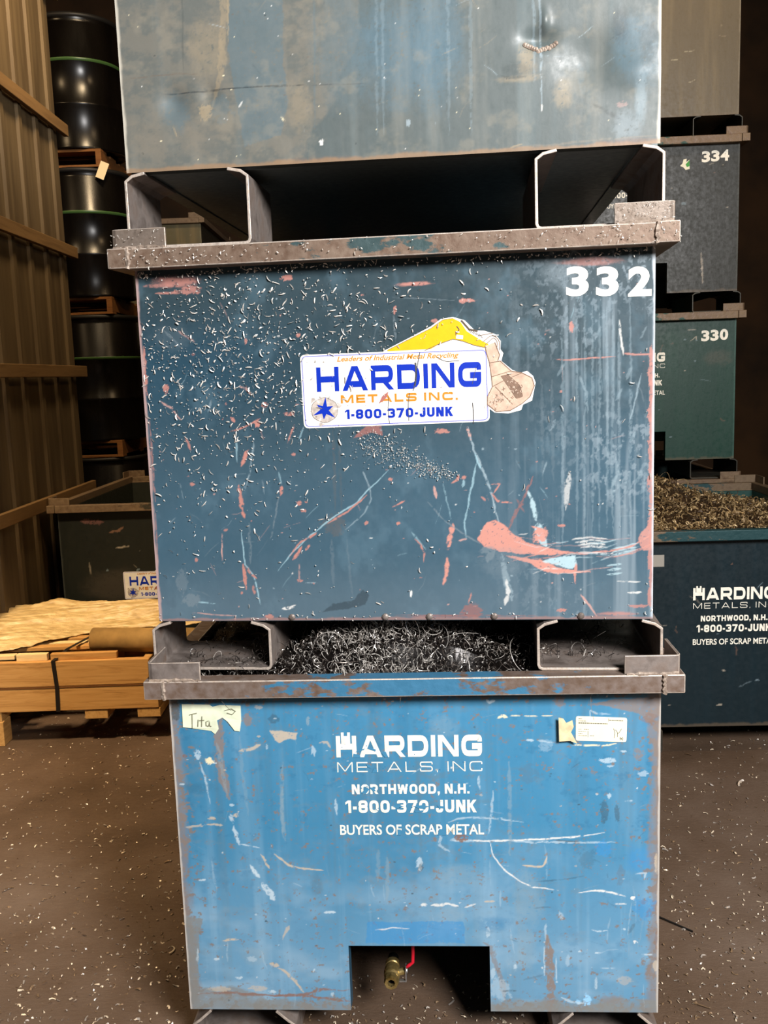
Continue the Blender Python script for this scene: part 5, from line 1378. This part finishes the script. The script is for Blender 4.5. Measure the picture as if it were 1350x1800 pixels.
def flakes_on_panel(mb, rs, n, sample, lmin, lmax, wmin, wmax, y0=0.):
    for i in range(n):
        u, v = sample(rs); a = rs.uniform(0, 2*PI); L_ = lmin+(lmax-lmin)*rs.random()**2.2; w_ = rs.uniform(wmin, wmax); k = rs.uniform(-1.6, 1.6); seg = 3
        x, z = u, v; ang = a; pts = []
        for j in range(seg+1):
            pts.append((x, z)); x += math.cos(ang)*L_/seg; z += math.sin(ang)*L_/seg; ang += k/seg
        off = rs.uniform(.0008, .003); tilt = rs.uniform(-.002, .002); vs_ = []
        for j, q in enumerate(pts):
            b = pts[min(j+1,seg)]; c = pts[max(j-1,0)]; dx, dz = b[0]-c[0], b[1]-c[1]; l_ = math.hypot(dx, dz)+1e-9; nx, nz = -dz/l_, dx/l_
            ww = w_*(.5 if j in (0, seg) else 1)
            y = YF-y0-off-abs(math.sin(j/seg*PI))*.0015
            vs_ += [(q[0]-nx*ww/2, y-abs(tilt), q[1]-nz*ww/2), (q[0]+nx*ww/2, y+tilt*.3, q[1]+nz*ww/2)]
        mb.add(vs_, [(2*j+1, 2*j, 2*j+2, 2*j+3) for j in range(seg)])
BRIGHT = flat('bright_swarf', (235,230,222), .32, .35, .6)
rs = random.Random(12); mb = MB()
def sM(rs):
    while True:
        u = rs.uniform(-.555, .555); v = rs.uniform(.125, .905)
        d = math.exp(-((u+.36)/.26)**2-((v-.70)/.19)**2)*1.0 + .12*math.exp(-((u+.40)/.3)**2-((v-.4)/.2)**2)+.012+.30*math.exp(-((u+.08)/.22)**2-((v-.80)/.10)**2)
        if -.2 < u < .22 and .55 < v < .72: d *= .25
        if rs.random() < d: return u, v
flakes_on_panel(mb, rs, 1250, sM, .0025, .018, .001, .0028)
flakes_on_panel(mb, rs, 900, sM, .001, .004, .0006, .0014)
def sM2(rs):
    a = rs.random(); return -.075+.20*a+rs.gauss(0,.018), .525-.085*a+rs.gauss(0,.016)*(1.4-a)
flakes_on_panel(mb, rs, 700, sM2, .0015, .005, .0006, .0014)
def sM3(rs): return rs.uniform(-.56,.56), .905-abs(rs.gauss(0,.004))
flakes_on_panel(mb, rs, 220, sM3, .003, .012, .001, .0025)
flakes_on_panel(mb, rs, 60, lambda r: (rs.uniform(-.56,.56), rs.uniform(.118,.135)), .003, .010, .001, .002)
flakes_on_panel(mb, rs, 260, lambda q: (rs.choice((-1,1))*.6*(1-abs(rs.gauss(0,.35))) if rs.random() < .7 else rs.uniform(-.6,.6), rs.uniform(.912,.952)), .002, .008, .0008, .002, .052)
flakes_on_panel(mb, rs, 90, lambda q: (rs.uniform(.475,.59)*rs.choice((1,1,-1)), rs.uniform(.956,.992)), .002, .007, .0008, .0018, .046)
sv = mb.build('steel_shavings', BRIGHT); sv.matrix_world = Matrix.Translation(binM.location) @ Matrix.Rotation(binM.rotation_euler.z, 4, 'Z')
tag(sv, 'bright steel shavings clinging to the face of bin 332', 'metal shavings', None, 'stuff')

def heap(name, bx, half, hgt, base_z, mats, label, rib, seed, front=()):
    gx, gy = 90, 90; X_, Y_ = np.meshgrid(np.linspace(-half[0], half[0], gx), np.linspace(-half[1], half[1], gy))
    H_ = hgt(X_, Y_); mb = MB(); idx = np.arange(gx*gy).reshape(gy, gx)
    mb.add(np.stack([X_, Y_, H_], -1).reshape(-1, 3), [tuple(int(v) for v in q) for q in np.stack([idx[:-1,:-1], idx[:-1,1:], idx[1:,1:], idx[1:,:-1]], -1).reshape(-1, 4)], 0)
    rs = random.Random(seed)
    def place(rs, box=(-half[0], half[0], -half[1], half[1])):
        x = rs.uniform(-half[0]*.97, half[0]*.97); y = -half[1]*.97+2*half[1]*.97*rs.random()**1.4
        e = .01; z = float(hgt(np.array(x), np.array(y))); dx = (float(hgt(np.array(x+e), np.array(y)))-z)/e; dy = (float(hgt(np.array(x), np.array(y+e)))-z)/e
        nv = Vector((-dx+rs.gauss(0,.5), -dy+rs.gauss(0,.5), 1)).normalized(); return (x, y, z+rs.uniform(-.004,.016)), nv
    for (n, a, b, c, d, k, sg, lf) in rib: ribbons(mb, rs, n, place, a, b, c, d, k, sg, lf, len(mats))
    for (n, cx, cy, sx, sy, a, b, c, d, k, sg, lf, mats_) in front:
        def pl2(rs):
            x = max(-half[0]*.97, min(half[0]*.97, rs.gauss(cx, sx))); y = max(-half[1]*.998, min(half[1], rs.gauss(cy, sy)))
            return (x, y, float(hgt(np.array(x), np.array(y)))+rs.uniform(.002,.022)), Vector((rs.gauss(0,.6), -.5+rs.gauss(0,.6), 1)).normalized()
        m0 = len(mb.mi); ribbons(mb, rs, n, pl2, a, b, c, d, k, sg, lf, 1); mb.mi[m0:] = [mats_]*(len(mb.mi)-m0)
    o = mb.build(name, mats); o.matrix_world = Matrix.Translation((bx.location.x, bx.location.y, bx.location.z+base_z)) @ Matrix.Rotation(bx.rotation_euler.z, 4, 'Z')
    tag(o, label, 'metal turnings', None, 'stuff'); return o
OILY = flat('oily_black_turnings', (24,20,18), .25, .4, .6); GLINT = flat('oily_bright_turnings', (214,208,200), .22, .35, .7); GLINT2 = flat('oily_grey_turnings', (92,84,78), .25, .5, .6)
def hB(x, y):
    e = np.clip((y+.715)/.07, 0, 1); e = e*e*(3-2*e)
    return (.085*np.exp(-((x+.03)/.22)**2-((y+.60)/.15)**2)+.05*np.exp(-((x)/.42)**2-((y-.0)/.55)**2)+.012*np.sin(x*31+y*17)*np.cos(y*23-x*9)+.01)*e
heap('wiry_turnings', binB, (.545,.71), hB, .925, [OILY, GLINT2, GLINT, OILY], 'black oily wiry steel turnings filling the blue bin', [(3200,.02,.06,.0008,.0018,9,7,.02), (320,.06,.16,.0007,.0014,4,9,.04), (3000,.003,.010,.0008,.002,5,3,.006)], 21,
     [(620,-.07,-.66,.09,.04,.010,.035,.0008,.0018,9,8,.02,2), (700,-.02,-.66,.20,.05,.012,.045,.0008,.0018,9,8,.02,1), (600,-.02,-.66,.22,.05,.012,.045,.0008,.0018,9,8,.02,0), (1100,-.03,-.66,.20,.05,.002,.008,.0008,.002,5,3,.006,2), (40,-.04,-.66,.14,.05,.05,.12,.0008,.0013,5,9,.04,2), (90,.0,-.705,.3,.006,.004,.014,.001,.0025,5,3,.006,2)])
TAN1 = flat('tan_turnings', (170,146,106), .4, .25, .5); TAN2 = flat('brown_turnings', (120,97,64), .42, .25, .5); TAN3 = flat('dark_turnings', (60,44,28), .5, .2, .4)
def hC(x, y): return .155*np.exp(-((x+.24)/.34)**2-((y-.15)/.45)**2)+.035-.05*np.clip((y+.2)/.9,0,1)-.03*(np.abs(x)/.55)**3-.01*np.sin(x*19+y*13)
heap('curled_turnings', binC, (.545,.71), hC, .90, [TAN3, TAN1, TAN2, TAN1, TAN2], 'heap of curled tan turnings in the navy bin on the right', [(5600,.012,.05,.003,.007,7,5,.014), (60,.05,.11,.003,.006,3,6,.05)], 22)

# chips trodden into the floor
rs = random.Random(31); mb = MB()
def pf(rs):
    while True:
        x = rs.uniform(-2.2, 2.2); y = rs.uniform(1.9, 5.0)
        if rs.random() < math.exp(-(y-2.0)*.75) and not (-.56 < x < .6 and y > 2.35): return (x, y, .0015), Vector((rs.gauss(0,.25), rs.gauss(0,.25), 1)).normalized()
ribbons(mb, rs, 6500, pf, .004, .014, .002, .005, 3.0, 2, .003, 3)
ribbons(mb, rs, 1500, pf, .008, .024, .002, .006, 3.0, 3, .003, 3)
ribbons(mb, rs, 70, pf, .02, .05, .003, .008, 2.0, 5, .006, 3)
CH1 = flat('pale_floor_chips', (234,216,190), .4, .3, .5); CH2 = flat('brown_floor_chips', (130,106,80), .5, .2, .4); CH3 = flat('grey_floor_chips', (186,176,166), .4, .4, .5)
tag(mb.build('floor_chips', [CH1, CH2, CH3]), 'small metal chips scattered over the dark floor', 'metal chips', None, 'stuff')
mb = MB(); mb.tube([(.735,2.62,.004),(.77,2.58,.006),(.85,2.50,.004)], .0025, 6); tag(mb.build('wire_offcut', BLACKIRON), 'thin black wire on the floor right of the blue bin', 'wire')
